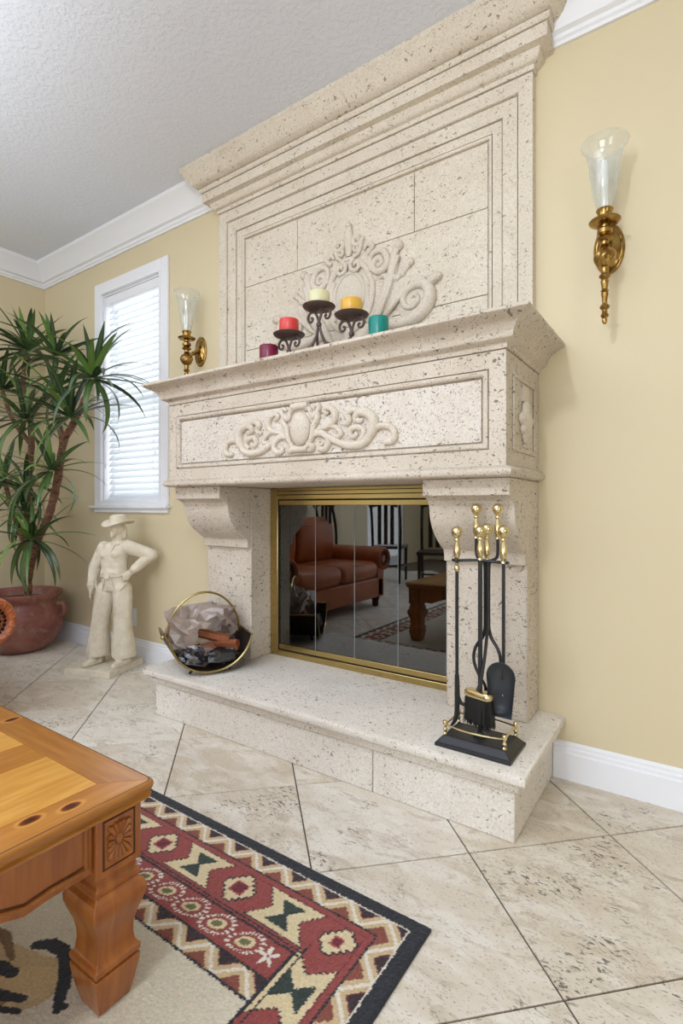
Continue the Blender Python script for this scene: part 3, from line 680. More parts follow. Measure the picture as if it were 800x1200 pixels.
obj('glaze_line', MB().rings([[(x, y, z) for x, y in rounded(TX0-o, TX1+o, TY0-o, TY1+o, .014)] for o, z in ((-.0085, TZ+.0001), (-.0075, TZ+.0003), (-.0065, TZ+.0001))], cap=False), dark_line, ct)
obj('top_underside', MB().box(TX0+.014, TX1-.014, TY0+.014, TY1-.014, TZ-.036, z0-.0002), oak, ct)
# apron boards with a shaped lower edge, then carved corner blocks and legs
AZ1, BZb = TZ-.036, .284; bs = .098; inset = .022
bx1, by1, bx0, by0 = TX1-inset, TY1-inset, TX0+inset, TY0+inset
def apron_poly(a, b):
    n = 24; low = []
    for k in range(n+1):
        q = k/n; s = a+(b-a)*q; d = min(q, 1-q)
        z = .300 if d < .10 else (.300+(d-.10)/.05*.006 if d < .15 else .306 + .052*math.sin(min((d-.15)/.35, 1)*math.pi/2))
        if .10 <= d < .15: z = .296
        low.append((s, z))
    return [(a, AZ1)] + low + [(b, AZ1)]
for x0, x1 in ((bx1-.03, bx1-.010), (bx0+.010, bx0+.03)):
    a = obj('apron', MB().prism(apron_poly(by0+bs, by1-bs), 'x', x0, x1), oak, ct, smooth=False, bevel=.002)
    s = 1 if x1 == bx1-.010 else -1; xf = x1 if s > 0 else x0
    pts = [(q, z+.016) for q, z in apron_poly(by0+bs, by1-bs)[1:-1]]; pts = [(by0+bs+.014, AZ1-.006)] + [(min(max(q, by0+bs+.014), by1-bs-.014), z) for q, z in pts] + [(by1-bs-.014, AZ1-.006)]
    obj('bead', MB().tube([(xf+s*.001, q, z) for q, z in pts], .0045, 8), oak, a); obj('glaze', MB().tube([(xf+s*.0006, q*.999+.0, z+.0065) for q, z in pts[1:-1]], .0018, 6), dark_line, a)
for y0_, y1_ in ((by1-.03, by1-.010), (by0+.010, by0+.03)):
    obj('apron', MB().prism(apron_poly(bx0+bs, bx1-bs), 'y', y0_, y1_), oak, ct, smooth=False, bevel=.002)
LP_ = [(.033, RZ+.0015), (.040, .040), (.047, .078), (.048, .090), (.042, .0925), (.042, .095), (.048, .0975), (.049, .108), (.044, .112), (.041, .118), (.0385, .135), (.039, .155), (.043, .175), (.051, .197), (.0565, .215), (.057, .228), (.053, .240), (.045, .246), (.0445, .250), (.047, .252), (.047, .262), (.041, .268), (.0405, .276), (.044, .2835)]
def block(cx, cy):
    h = bs/2
    b = obj('corner_block', MB().box(cx-h, cx+h, cy-h, cy+h, BZb, AZ1), oak, ct, smooth=False, bevel=.003)
    lg = obj('leg', MB().rings([[(cx+sx*r, cy+sy*r, z) for sx, sy in ((-1,-1),(1,-1),(1,1),(-1,1))] for r, z in LP_]), oak, ct, ang=30, bevel=.003)
    for s, ax in ((1 if cx > -1.3 else -1, 'x'), (1 if cy > .1 else -1, 'y')):
        pf = MB(); zc = (BZb+AZ1)/2+.002; hz = .046; hw_ = .033
        fm = MB()
        def put(u, z, d): return (cx+s*(h+d), cy+u, z) if ax == 'x' else (cx+u, cy+s*(h+d), z)
        loop = [(-hw_, zc-hz), (hw_, zc-hz), (hw_, zc+hz), (-hw_, zc+hz)]
        obj('panel_groove', fm.tube([put(u, z, 0) for u, z in loop], .0025, 6, closed=True), dark_line, b)
        for k in range(16):
            a_ = 2*math.pi*k/16; rx = .025; rz = .037
            c0, c1 = (.008*math.cos(a_), .009*math.sin(a_)), (rx*math.cos(a_), rz*math.sin(a_))
            sc = 1.0/max(abs(math.cos(a_)), abs(math.sin(a_)))**.8; c1 = (c1[0]*sc**.8, c1[1]*sc**.8)
            pf.tube([put(c0[0], zc+c0[1], .0), put((c0[0]+c1[0])*.5, zc+(c0[1]+c1[1])*.5, .0008), put(c1[0]*.92, zc+c1[1]*.92, .001), put(c1[0], zc+c1[1], -.001)], [.0016, .0045, .006, .002], 8)
        obj('carved_flower', pf, oak, b, ang=60)
        ctr = MB(); p0 = put(0, zc, 0); ctr.ball(p0, (.004 if ax == 'x' else .008, .008 if ax == 'x' else .004, .010))
        obj('flower_centre', ctr, oak, b)
        obj('glaze', MB().tube([put(.0095*math.cos(2*math.pi*k/14), zc+.0115*math.sin(2*math.pi*k/14), .0008) for k in range(14)], .0012, 6, closed=True), dark_line, b)
        gl = MB()
        for k in range(16):
            a_ = 2*math.pi*(k+.5)/16; gl.tube([put(.010*math.cos(a_), zc+.012*math.sin(a_), .0003), put(.024*math.cos(a_), zc+.034*math.sin(a_), .0006)], .0011, 5)
        obj('glaze', gl, dark_line, b)
h = bs/2
for cx in (bx1-h, bx0+h):
    for cy in (by1-h, by0+h): block(cx, cy)
# ================================================================== leather sofa
def leather():
    t = NT('tan_leather'); v = t.coord(); n = t.noise(v, 5, 4); cr_ = t.voro(v, 140)
    t.bump(t.math('ADD', t.math('MULTIPLY', cr_, .3), t.noise(v, 14, 3)), .25, .006)
    return t.P(Base__Color=t.mix(t.ramp(n, [(.3, K_), (.7, W_)]), lin((182, 100, 50)), lin((146, 74, 38))), Roughness=.38)
LE = leather()
sf = thing('leather_sofa', 'rust leather sofa with rolled arms and dark nailheads', 'sofa', (-3.05, .29, 0))
sx1, sx0, sy0, sy1 = -2.60, -3.50, -.52, 1.10
def cushion(name, x0, x1, y0, y1, z0, z1, par, puff=.03):
    nx = 8; rs = []
    for i in range(nx+1):
        q = i/nx; z = z0+(z1-z0)*q; k = math.sin(math.pi*q)**.45 if 0 < q < 1 else 0; ins = .03*(1-k)
        rs.append([(x, y, z) for x, y in rounded(x0+ins, x1-ins, y0+ins, y1-ins, .05)])
    m = MB().rings(rs); return obj(name, m, LE, par, ang=80)
obj('base', MB().box(sx0+.05, sx1-.03, sy0+.06, sy1-.06, .10, .30), LE, sf, bevel=.02)
for k in range(2):
    a = sy0+.20+k*.61; cushion('seat_cushion', sx0+.22, sx1+.0, a+.004, a+.606, .302, .46, sf); 
    obj('back_cushion', MB().rings([[(x+.12*q, y, .46+.36*q) for x, y in rounded(sx0+.16-.06*q, sx0+.36-.10*q+.02*math.sin(3*q), a+.01+.02*q*q, a+.60-.02*q*q, .05)] for q in [i/8 for i in range(9)]]), LE, sf, ang=80)
obj('backrest', MB().prism([(sx0, .10), (sx0+.2, .30), (sx0+.17, .75)] + [(sx0+.085+.1*math.cos(R(a)), .80+.09*math.sin(R(a))) for a in range(0, 200, 20)] + [(sx0, .7)], 'y', sy0+.06, sy1-.06), LE, sf, ang=60, bevel=.01)
for yc_, s in ((1.01, 1), (-.43, -1)):
    zc = .478; ra = .118
    arm = MB(); n = 20
    ring = [(yc_+s*.01+ra*math.cos(2*math.pi*k/n), zc+ra*math.sin(2*math.pi*k/n)) for k in range(n)]
    rs = []
    for x, k in ((sx0+.02, .96), (sx0+.06, 1), (sx1-.05, 1), (sx1-.02, .985), (sx1-.004, .93), (sx1+.002, .84), (sx1-.004, .76), (sx1-.018, .70), (sx1-.02, .4)):
        rs.append([(x, yc_+s*.01+(y-yc_-s*.01)*k, zc+(z-zc)*k) for y, z in ring])
    arm.rings(rs); a_o = obj('arm_roll', arm, LE, sf, ang=70)
    obj('arm_panel', MB().prism([(yc_-s*.075, .10), (yc_+s*.040, .10), (yc_+s*.045, .42), (yc_-s*.085, .42)], 'x', sx0+.04, sx1-.03), LE, sf, bevel=.012)
    for k in range(16):
        a = 2*math.pi*k/16; yy = yc_+s*.01
        obj('pleat', MB().tube([(sx1-.012, yy+.082*math.cos(a), zc+.082*math.sin(a)), (sx1+.0035, yy+.098*math.cos(a+.12), zc+.098*math.sin(a+.12)), (sx1-.012, yy+.113*math.cos(a+.2), zc+.113*math.sin(a+.2))], [.003, .006, .002], 6), LE, a_o, ang=70)
    nm = MB().ball((0, 0, 0), (.006, .0085, .0085), 8, 6).mesh('nailhead'); nm.materials.append(simple('dark_nailhead', (40, 30, 28), .25, .8))
    for rr_, cnt in ((.066, 22), (.045, 14)):
        for k in range(cnt):
            a = 2*math.pi*k/cnt; o = bpy.data.objects.new('nailhead', nm); C.objects.link(o); o.parent = a_o; o.matrix_parent_inverse = rootinv(a_o)
            o.location = (sx1-.017, yc_+s*.01+rr_*math.cos(a), zc+rr_*math.sin(a))
for x in (sx0+.12, sx1-.09):
    for y in (sy0+.12, sy1-.12): obj('foot', MB().lathe([(.025, 0.0005), (.035, .02), (.03, .05), (.042, .08), (.045, .101)], 14, (x, y, 0)), simple('dark_walnut', (62, 36, 22), .4), sf)
# ================================================================== wall sconces
def frosted():
    t = NT('hurricane_glass'); t.n.remove(t.b)
    d = t.N('ShaderNodeMixShader', i0=.5, i1=t.N('ShaderNodeBsdfDiffuse', Color=(.86, .9, .92, 1)), i2=t.N('ShaderNodeBsdfTranslucent', Color=(.92, .95, .96, 1)))
    lw = t.N('ShaderNodeLayerWeight', Blend=.35)
    a = t.N('ShaderNodeMixShader', i0=t.math('ADD', .09, t.math('MULTIPLY', lw.outputs['Facing'], .30)), i1=t.N('ShaderNodeBsdfTransparent', Color=(.97, .98, .98, 1)), i2=d)
    b = t.N('ShaderNodeMixShader', i0=.05, i1=a, i2=t.N('ShaderNodeBsdfGlossy', Color=W_, Roughness=.05))
    t.t.links.new(b.outputs[0], t.out.inputs[0]); return t.m
M['hurricane'] = frosted()
M['wax_white'] = simple('white_wax', (240, 238, 230), .45)
def sconce(x, label):
    z = 1.99; y = 1.945
    s = thing('wall_sconce', label, 'wall sconce', (x, YW, 1.9), 0, 'brass hurricane sconces flanking the fireplace')
    BO = M['brass_old']
    pm = MB(); n = 28                                    # oval back plate
    def ov(k, d): return [(x+.050*k*math.cos(2*math.pi*j/n), YW-.0005-d, 1.905+.088*k*math.sin(2*math.pi*j/n)) for j in range(n)]
    pm.rings([ov(1, 0), ov(1, .004), ov(.96, .008), ov(.88, .009), ov(.84, .006), ov(.78, .006), ov(.70, .012), ov(.3, .022), ov(.06, .024)])
    obj('back_plate', pm, BO, s, ang=50)
    obj('arm', MB().tube(spline([(x, YW-.02, 1.905), (x, YW-.055, 1.885), (x, y+.03, 1.872), (x, y, 1.878)], 5), .011, 10), BO, s)
    body = [(.001, 1.612), (.006, 1.615), (.009, 1.624), (.007, 1.632), (.011, 1.636), (.013, 1.642), (.009, 1.649), (.008, 1.660), (.013, 1.664), (.016, 1.670), (.012, 1.677), (.008, 1.682), (.009, 1.700), (.012, 1.716), (.009, 1.720), (.013, 1.724), (.009, 1.729), (.011, 1.745), (.013, 1.757), (.010, 1.764), (.016, 1.769), (.018, 1.775), (.011, 1.782), (.013, 1.795), (.012, 1.803)]
    obj('lower_stem', MB().lathe(body, 18, (x, y, 0)), BO, s, ang=40)
    bulb = MB(); rs = []
    m = 14
    for i in range(m+1):
        q = i/m; r0 = .012 + .022*math.sin(math.pi*q)**.8; zz = 1.803+.068*q
        rs.append([(x+(r0*(1+.09*math.cos(6*a)))*math.cos(a+1.3*q), y+(r0*(1+.09*math.cos(6*a)))*math.sin(a+1.3*q), zz) for a in [2*math.pi*j/48 for j in range(48)]])
    obj('twisted_knop', bulb.rings(rs), BO, s, ang=50)
    obj('upper_stem', MB().lathe([(.012, 1.871), (.016, 1.874), (.012, 1.879), (.013, 1.888), (.022, 1.893), (.026, 1.899), (.019, 1.906), (.014, 1.911), (.024, 1.915), (.024, 1.928), (.017, 1.932), (.011, 1.938), (.012, 1.946)], 20, (x, y, 0)), BO, s, ang=40)
    obj('bobeche', MB().lathe([(.012, 1.946), (.034, 1.948), (.046, 1.953), (.0495, 1.958), (.048, 1.960), (.034, 1.955), (.012, 1.953)], 28, (x, y, 0)), BO, s, ang=40)
    obj('cup', MB().lathe([(.012, 1.953), (.022, 1.957), (.023, 1.962), (.021, 1.966), (.0225, 1.985), (.027, 1.994), (.026, 1.997), (.020, 1.990)], 24, (x, y, 0)), BO, s, ang=40)
    cd = obj('candle_sleeve', MB().lathe([(.011, 1.985), (.011, 2.155), (.009, 2.160), (.001, 2.161)], 16, (x, y, 0)), M['wax_white'], s)
    obj('wick', MB().tube([(x, y, 2.160), (x+.002, y, 2.172)], .001, 6), M['near_black'], cd)
    pr_ = [(.022, 1.992), (.026, 2.010), (.033, 2.040), (.040, 2.075), (.045, 2.115), (.049, 2.150), (.052, 2.170), (.058, 2.192), (.067, 2.210), (.075, 2.219)]
    sh = MB(); n = 36; rs = []
    for r, zz in pr_: rs.append([(x+r*math.cos(2*math.pi*j/n), y+r*math.sin(2*math.pi*j/n), zz) for j in range(n)])
    for r, zz in reversed(pr_): rs.append([(x+(r-.0018)*math.cos(2*math.pi*j/n), y+(r-.0018)*math.sin(2*math.pi*j/n), zz+.0006) for j in range(n)])
    rs.append(rs[0]); obj('glass_shade', sh.rings(rs, cap=False), M['hurricane'], s, ang=70)
    return s
sconce(-.268, 'brass sconce with glass hurricane shade, alone on wall beside mantel')
sconce(-2.415, 'brass sconce with glass hurricane shade between window and overmantel')
# ================================================================== candles and their holder
def wax(name, c, rough=.3):
    t = NT(name); t.P(Base__Color=lin(c), Roughness=rough); t.b.inputs['Subsurface Weight'].default_value = .15; t.b.inputs['Subsurface Radius'].default_value = (.01, .008, .006); return t.m
def candle(x, y, z, r, h, c, label):
    o = thing('pillar_candle', label, 'candle', (x, y, z), 0, 'pillar candles on the mantel')
    obj('wax_body', MB().lathe([(r*.96, 0), (r, .003), (r, h-.005), (r*.96, h-.001), (r*.85, h-.001), (r*.7, h-.006), (r*.1, h-.008)], 28), wax('wax', c), o, ang=40, world=False)
    obj('wick', MB().tube([(0, 0, h-.009), (.001, 0, h+.006)], .0012, 6), M['near_black'], o, world=False)
candle(-1.625, 1.77, MZ, .043, .128, (122, 26, 58), 'burgundy pillar candle standing on bare mantel shelf')
candle(-1.045, 1.77, MZ, .040, .138, (0, 132, 122), 'teal pillar candle standing on bare mantel shelf')
HP = [(-1.530, 1.80, 1.772), (-1.361, 1.80, 1.861), (-1.192, 1.80, 1.790)]
candle(*HP[0][:2], HP[0][2]+.002, .044, .066, (222, 72, 66), 'coral red candle on scrolled iron holder')
candle(*HP[1][:2], HP[1][2]+.002, .046, .061, (226, 222, 178), 'cream candle on tallest plate of iron holder')
candle(*HP[2][:2], HP[2][2]+.002, .045, .062, (226, 178, 70), 'yellow candle on scrolled iron holder')
WI = M['wrought']
ch = thing('candle_holder', 'scrolled wrought iron holder carrying three candle plates', 'candle holder', (-1.361, 1.80, MZ))
for x, y, z in HP:
    p = obj('drip_plate', MB().lathe([(.008, -.014), (.05, -.010), (.067, -.004), (.072, .003), (.070, .004), (.064, -.001), (.048, -.004), (.002, -.004)], 28, (x, y, z)), WI, ch, ang=45)
    for s in (-1, 1):                                    # scrolls under each plate
        pts = [(x, y, z-.085), (x+s*.004, y, z-.055), (x+s*.02, y, z-.022), (x+s*.045, y, z-.016), (x+s*.060, y, z-.034), (x+s*.054, y, z-.054), (x+s*.038, y, z-.056), (x+s*.033, y, z-.044), (x+s*.041, y, z-.040)]
        obj('scroll', MB().tube(spline(pts, 5), lerp_list([.0055, .006, .006, .0055, .005, .006], 41), 8), WI, ch)
    obj('collar', MB().lathe([(.008, z-.086), (.012, z-.082), (.012, z-.07), (.008, z-.066)], 12, (x, y, 0)), WI, ch)
xm = -1.361
for s in (-1, 1):
    x1 = xm+s*.169; zq = HP[0 if s < 0 else 2][2]
    obj('foot_scroll', MB().tube(spline([(xm+s*.004, 1.80, 1.778), (xm+s*.018, 1.80, 1.73), (xm+s*.055, 1.79, 1.672), (xm+s*.09, 1.785, 1.628), (xm+s*.12, 1.78, 1.612), (xm+s*.145, 1.78, 1.622), (xm+s*.14, 1.78, 1.642), (xm+s*.125, 1.78, 1.638)], 6), .0062, 8), WI, ch)
    obj('branch', MB().tube(spline([(xm+s*.03, 1.80, 1.705), (xm+s*.07, 1.80, 1.688), (xm+s*.12, 1.80, 1.672), (x1-s*.01, 1.80, zq-.095), (x1, 1.80, zq-.08)], 6), .006, 8), WI, ch)
    obj('back_foot', MB().tube(spline([(xm+s*.01, 1.80, 1.75), (xm+s*.03, 1.83, 1.68), (xm+s*.06, 1.865, 1.625), (xm+s*.075, 1.88, 1.6095)], 5), .006, 8), WI, ch)
# ================================================================== fire tools
TXc, TYc = -.588, 1.640
tb = thing('fire_tool_stand', 'black iron fire tool stand with brass gallery rail on hearth', 'tool stand', (TXc, TYc, HZ))
IR, BP = M['iron'], M['brass_pale']
b0 = MB()
def rect(hx, hy, z): return [(TXc-hx, TYc-hy, z), (TXc+hx, TYc-hy, z), (TXc+hx, TYc+hy, z), (TXc-hx, TYc+hy, z)]
obj('base', b0.rings([rect(.122, .083, HZ), rect(.122, .083, HZ+.010), rect(.117, .078, HZ+.013), rect(.100, .062, HZ+.030), rect(.096, .058, HZ+.033), rect(.092, .054, HZ+.031)]), IR, tb, smooth=False, bevel=.001)
zt = HZ+.033
for sx in (-1, 1):
    for sy in (-1, 1):
        obj('rail_post', MB().lathe([(.006, 0), (.007, .004), (.004, .009), (.0075, .017), (.004, .025), (.007, .031), (.0085, .038), (.006, .045), (.001, .047)], 12, (TXc+sx*.096, TYc+sy*.058, zt)), BP, tb)
    obj('side_rail', MB().tube([(TXc+sx*.096, TYc-.055, zt+.032), (TXc+sx*.096, TYc+.055, zt+.032)], .0032, 8), BP, tb)
for sy in (-1, 1):
    obj('bowed_rail', MB().tube([(TXc+.093*q, TYc+sy*(.058 + .016*(1-q*q)), zt+.032) for q in [k/8-1 for k in range(17)]], .0032, 8), BP, tb)
RZt = .826
obj('post_foot', MB().lathe([(.024, zt-.002), (.024, zt+.003), (.012, zt+.006), (.009, zt+.012)], 16, (TXc, TYc, 0)), IR, tb)
obj('post', MB().tube([(TXc, TYc, zt), (TXc, TYc, RZt)], .0075, 10), IR, tb)
def knob(m, c, s=1.0, tall=1.0):                            # brass turned handle, from c upward
    pr_ = [(.004, 0), (.010, .003), (.010, .007), (.006, .011), (.010, .020), (.0125, .034), (.011, .050), (.007, .066), (.006, .071), (.010, .075), (.010, .079), (.006, .083), (.012, .088), (.0175, .097), (.019, .106), (.0165, .116), (.009, .123), (.001, .125)]
    return m.lathe([(r*s, z*tall) for r, z in pr_], 18, c)
obj('finial', knob(MB(), (TXc, TYc, RZt-.002), .95, .92), BP, tb, ang=50)
hk = MB()
# cross arms with hooks for the tools, at right angles
arms = {'poker': Vector((-.076, -.008)), 'shovel': Vector((.072, .010)), 'tongs': Vector((.006, .062)), 'brush': Vector((.010, .030))}
for nme, s in (('poker', -1), ('shovel', 1)):
    v_ = arms[nme]; d = v_.normalized(); q = Vector((-d.y, d.x))
    P0 = Vector((TXc, TYc)); e_ = P0+v_
    obj('hook_arm', MB().tube(spline([tuple(P0)+(RZt,), tuple(P0+v_*.5-q*.004)+(RZt-.002,), tuple(e_-d*.012)+(RZt-.004,), tuple(e_+q*.012)+(RZt-.004,), tuple(e_+d*.014)+(RZt-.004,), tuple(e_+d*.012-q*.014)+(RZt-.004,)], 5), .0048, 8), IR, tb)
obj('hook_arm', MB().tube(spline([(TXc, TYc, RZt), (TXc+.004, TYc+.03, RZt-.006), (TXc+.016, TYc+.055, RZt-.006), (TXc+.02, TYc+.075, RZt-.004)], 5), .0048, 8), IR, tb)
# poker
e_ = Vector((TXc, TYc))+arms['poker']
pk = thing('poker', 'black iron poker with hooked tip and brass ball handle', 'poker', (e_.x, e_.y, HZ+.06))
obj('handle', knob(MB(), (e_.x, e_.y, RZt-.010), .95, .95), BP, pk, ang=50)
obj('collar', MB().lathe([(.005, RZt-.042), (.009, RZt-.036), (.009, RZt-.026), (.005, RZt-.020), (.008, RZt-.014), (.006, RZt-.010)], 14, (e_.x, e_.y, 0)), BP, pk)
obj('shaft', MB().tube([(e_.x, e_.y, RZt-.012), (e_.x, e_.y, .44)], .0058, 10), IR, pk)
obj('tip', MB().tube(spline([(e_.x, e_.y, .445), (e_.x+.001, e_.y, .38), (e_.x+.0, e_.y, .33), (e_.x-.006, e_.y, .295), (e_.x-.020, e_.y-.004, .272)], 5), lerp_list([.0075, .009, .0085, .0075, .003], 21), 10), IR, pk)
obj('hook', MB().tube(spline([(e_.x+.003, e_.y, .375), (e_.x+.012, e_.y+.002, .355), (e_.x+.026, e_.y+.003, .350), (e_.x+.040, e_.y+.003, .356)], 5), lerp_list([.007, .0065, .006, .003], 16), 8), IR, pk)
# shovel
e_ = Vector((TXc, TYc))+arms['shovel']
sv = thing('fire_shovel', 'black iron ash shovel with round pan and brass handle', 'shovel', (e_.x, e_.y, HZ+.05))
obj('handle', knob(MB(), (e_.x, e_.y, RZt-.010), .95, 1.0), BP, sv, ang=50)
obj('shaft', MB().tube([(e_.x, e_.y, RZt-.008), (e_.x, e_.y, .52), (e_.x-.002, e_.y+.004, .49), (e_.x-.004, e_.y+.006, .45)], .0056, 10), IR, sv)
pan = MB(); nn = 24; top = []; zc = .398
out = []
for k in range(13): a = R(90+ (k/12-.5)*200); out.append((.046*math.cos(a), .065+ .046*math.sin(a)))
out += [(-.044, .045), (-.039, -.01), (-.034, -.062), (.034, -.062), (.039, -.01), (.044, .045)]
cx, cy = e_.x-.004, e_.y-.004
def pr_r(k, dy): return [(cx+x*k, cy+dy, zc+z*k) for x, z in out]
seq = [pr_r(1.0, -.014), pr_r(.98, -.014), pr_r(.84, .002), pr_r(.45, .007), pr_r(.04, .007), pr_r(.04, .0095), pr_r(.45, .0095), pr_r(.86, .006), pr_r(1.0, -.010)]
pan.rings(seq+[seq[0]], cap=False)
obj('pan', pan, simple('worn_black_iron', (52, 55, 60), .42, .2, (30, .15)), sv, ang=60)
# tongs
tx, ty = TXc+.004, TYc+.052
tg = thing('fire_tongs', 'black iron fire tongs with two brass handles', 'tongs', (tx, ty, HZ+.1))
zp = .60
for s in (-1, 1):
    obj('grip', MB().tube(spline([(tx+s*.005, ty+s*.004, zp), (tx+s*.005, ty+s*.004, .77), (tx+s*.010, ty, .815), (tx+s*.030, ty, .829), (tx+s*.036, ty, .848), (tx+s*.036, ty, .893)], 6), .0052, 8), IR, tg)
    obj('handle', knob(MB(), (tx+s*.036, ty, .890), .92, .96), BP, tg, ang=50)
    obj('arm', MB().tube(spline([(tx+s*.003, ty+s*.004, zp+.01), (tx+s*.012, ty+s*.003, zp-.03), (tx+s*.040, ty, zp-.075), (tx+s*.044, ty, zp-.12), (tx+s*.026, ty, zp-.165), (tx+s*.006, ty, zp-.195), (tx+s*.004, ty, zp-.235)], 6), lerp_list([.006, .006, .0055, .0055, .005, .005, .006], 37), 8), IR, tg)
obj('pivot', MB().lathe([(.002, -.017), (.009, -.015), (.010, 0), (.009, .015), (.002, .017)], 14, (0, 0, 0)), IR, tg, world=False).location = (0, 0, zp-HZ-.1)
# brush
e_ = Vector((TXc+.006, TYc-.026))
br = thing('hearth_brush', 'black bristle hearth brush with brass capped head', 'brush', (e_.x, e_.y, HZ+.05))
obj('handle', knob(MB(), (TXc+.012, TYc+.030, RZt-.006), .92, 1.0), BP, br, ang=50)
obj('shaft', MB().tube(spline([(TXc+.012, TYc+.030, RZt-.004), (TXc+.014, TYc+.026, .60), (TXc+.010, TYc-.012, .46), (e_.x-.006, e_.y, .412)], 8), .0052, 8), IR, br)
hd = MB(); hz = .392; dx = Vector((.97, -.24)); qx = Vector((.24, .97))
def hb(u, v_, z): p = Vector((e_.x, e_.y))+dx*u+qx*v_; return (p.x, p.y, z)
def oval(hu, hv, z0, tilt): return [hb(hu*(abs(math.cos(a))**.5)*(1 if math.cos(a) >= 0 else -1), hv*(abs(math.sin(a))**.5)*(1 if math.sin(a) >= 0 else -1), z0-tilt*hu*(abs(math.cos(a))**.5)*(1 if math.cos(a) >= 0 else -1)) for a in [2*math.pi*k/20 for k in range(20)]]
TL = .0
obj('cap', hd.rings([oval(.046, .019, hz, TL), oval(.049, .021, hz+.004, TL), oval(.049, .021, hz+.014, TL), oval(.044, .018, hz+.020, TL), oval(.012, .008, hz+.023, TL)]), BP, br, ang=40)
bm_ = MB(); rng = random.Random(4); rs = []
for z, k in ((hz+.002, .93), (hz-.03, .96), (hz-.06, 1.0), (hz-.078, 1.02)):
    rs.append([(p[0]+rng.uniform(-.001, .001), p[1]+rng.uniform(-.001, .001), p[2]) for p in oval(.048*k, .019*k, z, TL)])
bm_.rings(rs)
for k in range(420):
    u, v_ = rng.uniform(-.047, .047), rng.uniform(-.019, .019)
    p0 = Vector(hb(u*.92, v_*.92, hz-.002)); p1 = Vector(hb(u*1.06, v_*1.1, hz-.083-rng.uniform(0, .010)))
    bm_.tube([p0, p1], .0007, 3)
bo = obj('bristles', bm_, simple('black_bristle', (16, 15, 15), .6), br, ang=60); bo['kind'] = 'stuff'
# ================================================================== firewood basket
BKc = Vector((-1.985, 1.705, HZ)); nA = Vector((.88, -.475, 0)).normalized(); lA = Vector((-nA.y, nA.x, 0))     # nA = axis to the open front, lA = across
bk = thing('log_basket', 'dark metal log basket with brass rim and hoop handle', 'basket', tuple(BKc))
def bp(u, v_, w): return BKc + nA*u + lA*v_ + Vector((0, 0, w))
HWd, LEN = .186, .165
def sec(q):                                                   # cross-section, q from -1 to 1
    a = q*1.38; return (HWd*math.sin(a)/math.sin(1.38), .016 + .150*((1-math.cos(a))/(1-math.cos(1.38)))**1.05)
NQ = 24
sh = MB(); rs = []
us = [-LEN, -LEN*.5, 0, LEN*.5, LEN]
inn = [[bp(u, *sec(k/NQ*2-1)) for k in range(NQ+1)] for u in us]
outr = [[bp(u, sec(k/NQ*2-1)[0]*1.02, sec(k/NQ*2-1)[1]-.004) for k in range(NQ+1)] for u in us]
for grid in (inn, outr): sh.rings(grid, cap=False, closed=False)
for a, b in ((inn[0], outr[0]), (inn[-1], outr[-1])): sh.rings([a, b], cap=False, closed=False)
obj('body', sh, simple('dark_bronze_sheet', (58, 50, 46), .45, .6, (40, .1)), bk, ang=50)
rimp = [bp(LEN, *sec(k/NQ*2-1)) for k in range(NQ+1)]
obj('rim', MB().tube(rimp, .0052, 10), M['brass'], bk); obj('rim', MB().tube([bp(-LEN, *sec(k/NQ*2-1)) for k in range(NQ+1)], .0052, 10), M['brass'], bk)
for s in (-1, 1):
    t_ = sec(s); obj('side_rim', MB().tube([bp(-LEN, *t_), bp(LEN, *t_)], .0055, 8), M['brass_old'], bk)
    obj('boss', MB().ball(bp(0, t_[0]*1.03, t_[1]-.01), .012, 12, 8), M['brass'], bk)
    for u in (-.11, .11): obj('foot', MB().tube([bp(u, s*.065, .032), bp(u*1.1, s*.095, .0065)], .0065, 8), IR, bk)
hp = [bp(.0, HWd*.93*math.cos(a), .150 + .205*math.sin(a)) for a in [math.pi*k/28 for k in range(29)]]
obj('handle', MB().tube(hp, .0055, 10), M['brass'], bk)
# contents: logs, dark wrapped bundle, clear bag
bark = wood('split_log', (148, 78, 42), (116, 56, 30), (168, 100, 58), [], 0, 2.2, .7, 0)
def log(c, d, l, w, h_, rot, label):
    o = thing('split_log', label, 'firewood', tuple(c), 0, 'split logs in the basket')
    rng = random.Random(int(l*1e4)); poly = [(-w, -h_), (w*.8, -h_*.9), (w, h_*.2), (w*.3, h_), (-w*.7, h_*.8)]
    dv = Vector(d).normalized(); a = dv.cross(Vector((0, 0, 1))).normalized(); b = a.cross(dv); ca, sa = math.cos(rot), math.sin(rot)
    rs = []
    for q in (-1, -.4, .3, 1):
        j = 1+rng.uniform(-.1, .1); rs.append([Vector(c)+dv*(q*l)+a*((x*ca-z*sa)*j)+b*((x*sa+z*ca)*j) for x, z in poly])
    obj('wood', MB().rings(rs), bark, o, smooth=False, bevel=.002); return o
log(bp(.05, .035, .150), nA*.4+lA*.9+Vector((0, 0, -.25)), .075, .030, .022, .4, 'broad orange split log inside the torn bag')
log(bp(.095, .085, .118), nA*.7+lA*.7+Vector((0, 0, .1)), .06, .022, .018, 1.1, 'narrow orange log leaning beside the broad one')
log(bp(.045, -.005, .098), nA*.1+lA*1+Vector((0, 0, .08)), .09, .024, .02, 2.0, 'dark orange log lying lowest inside the bag')
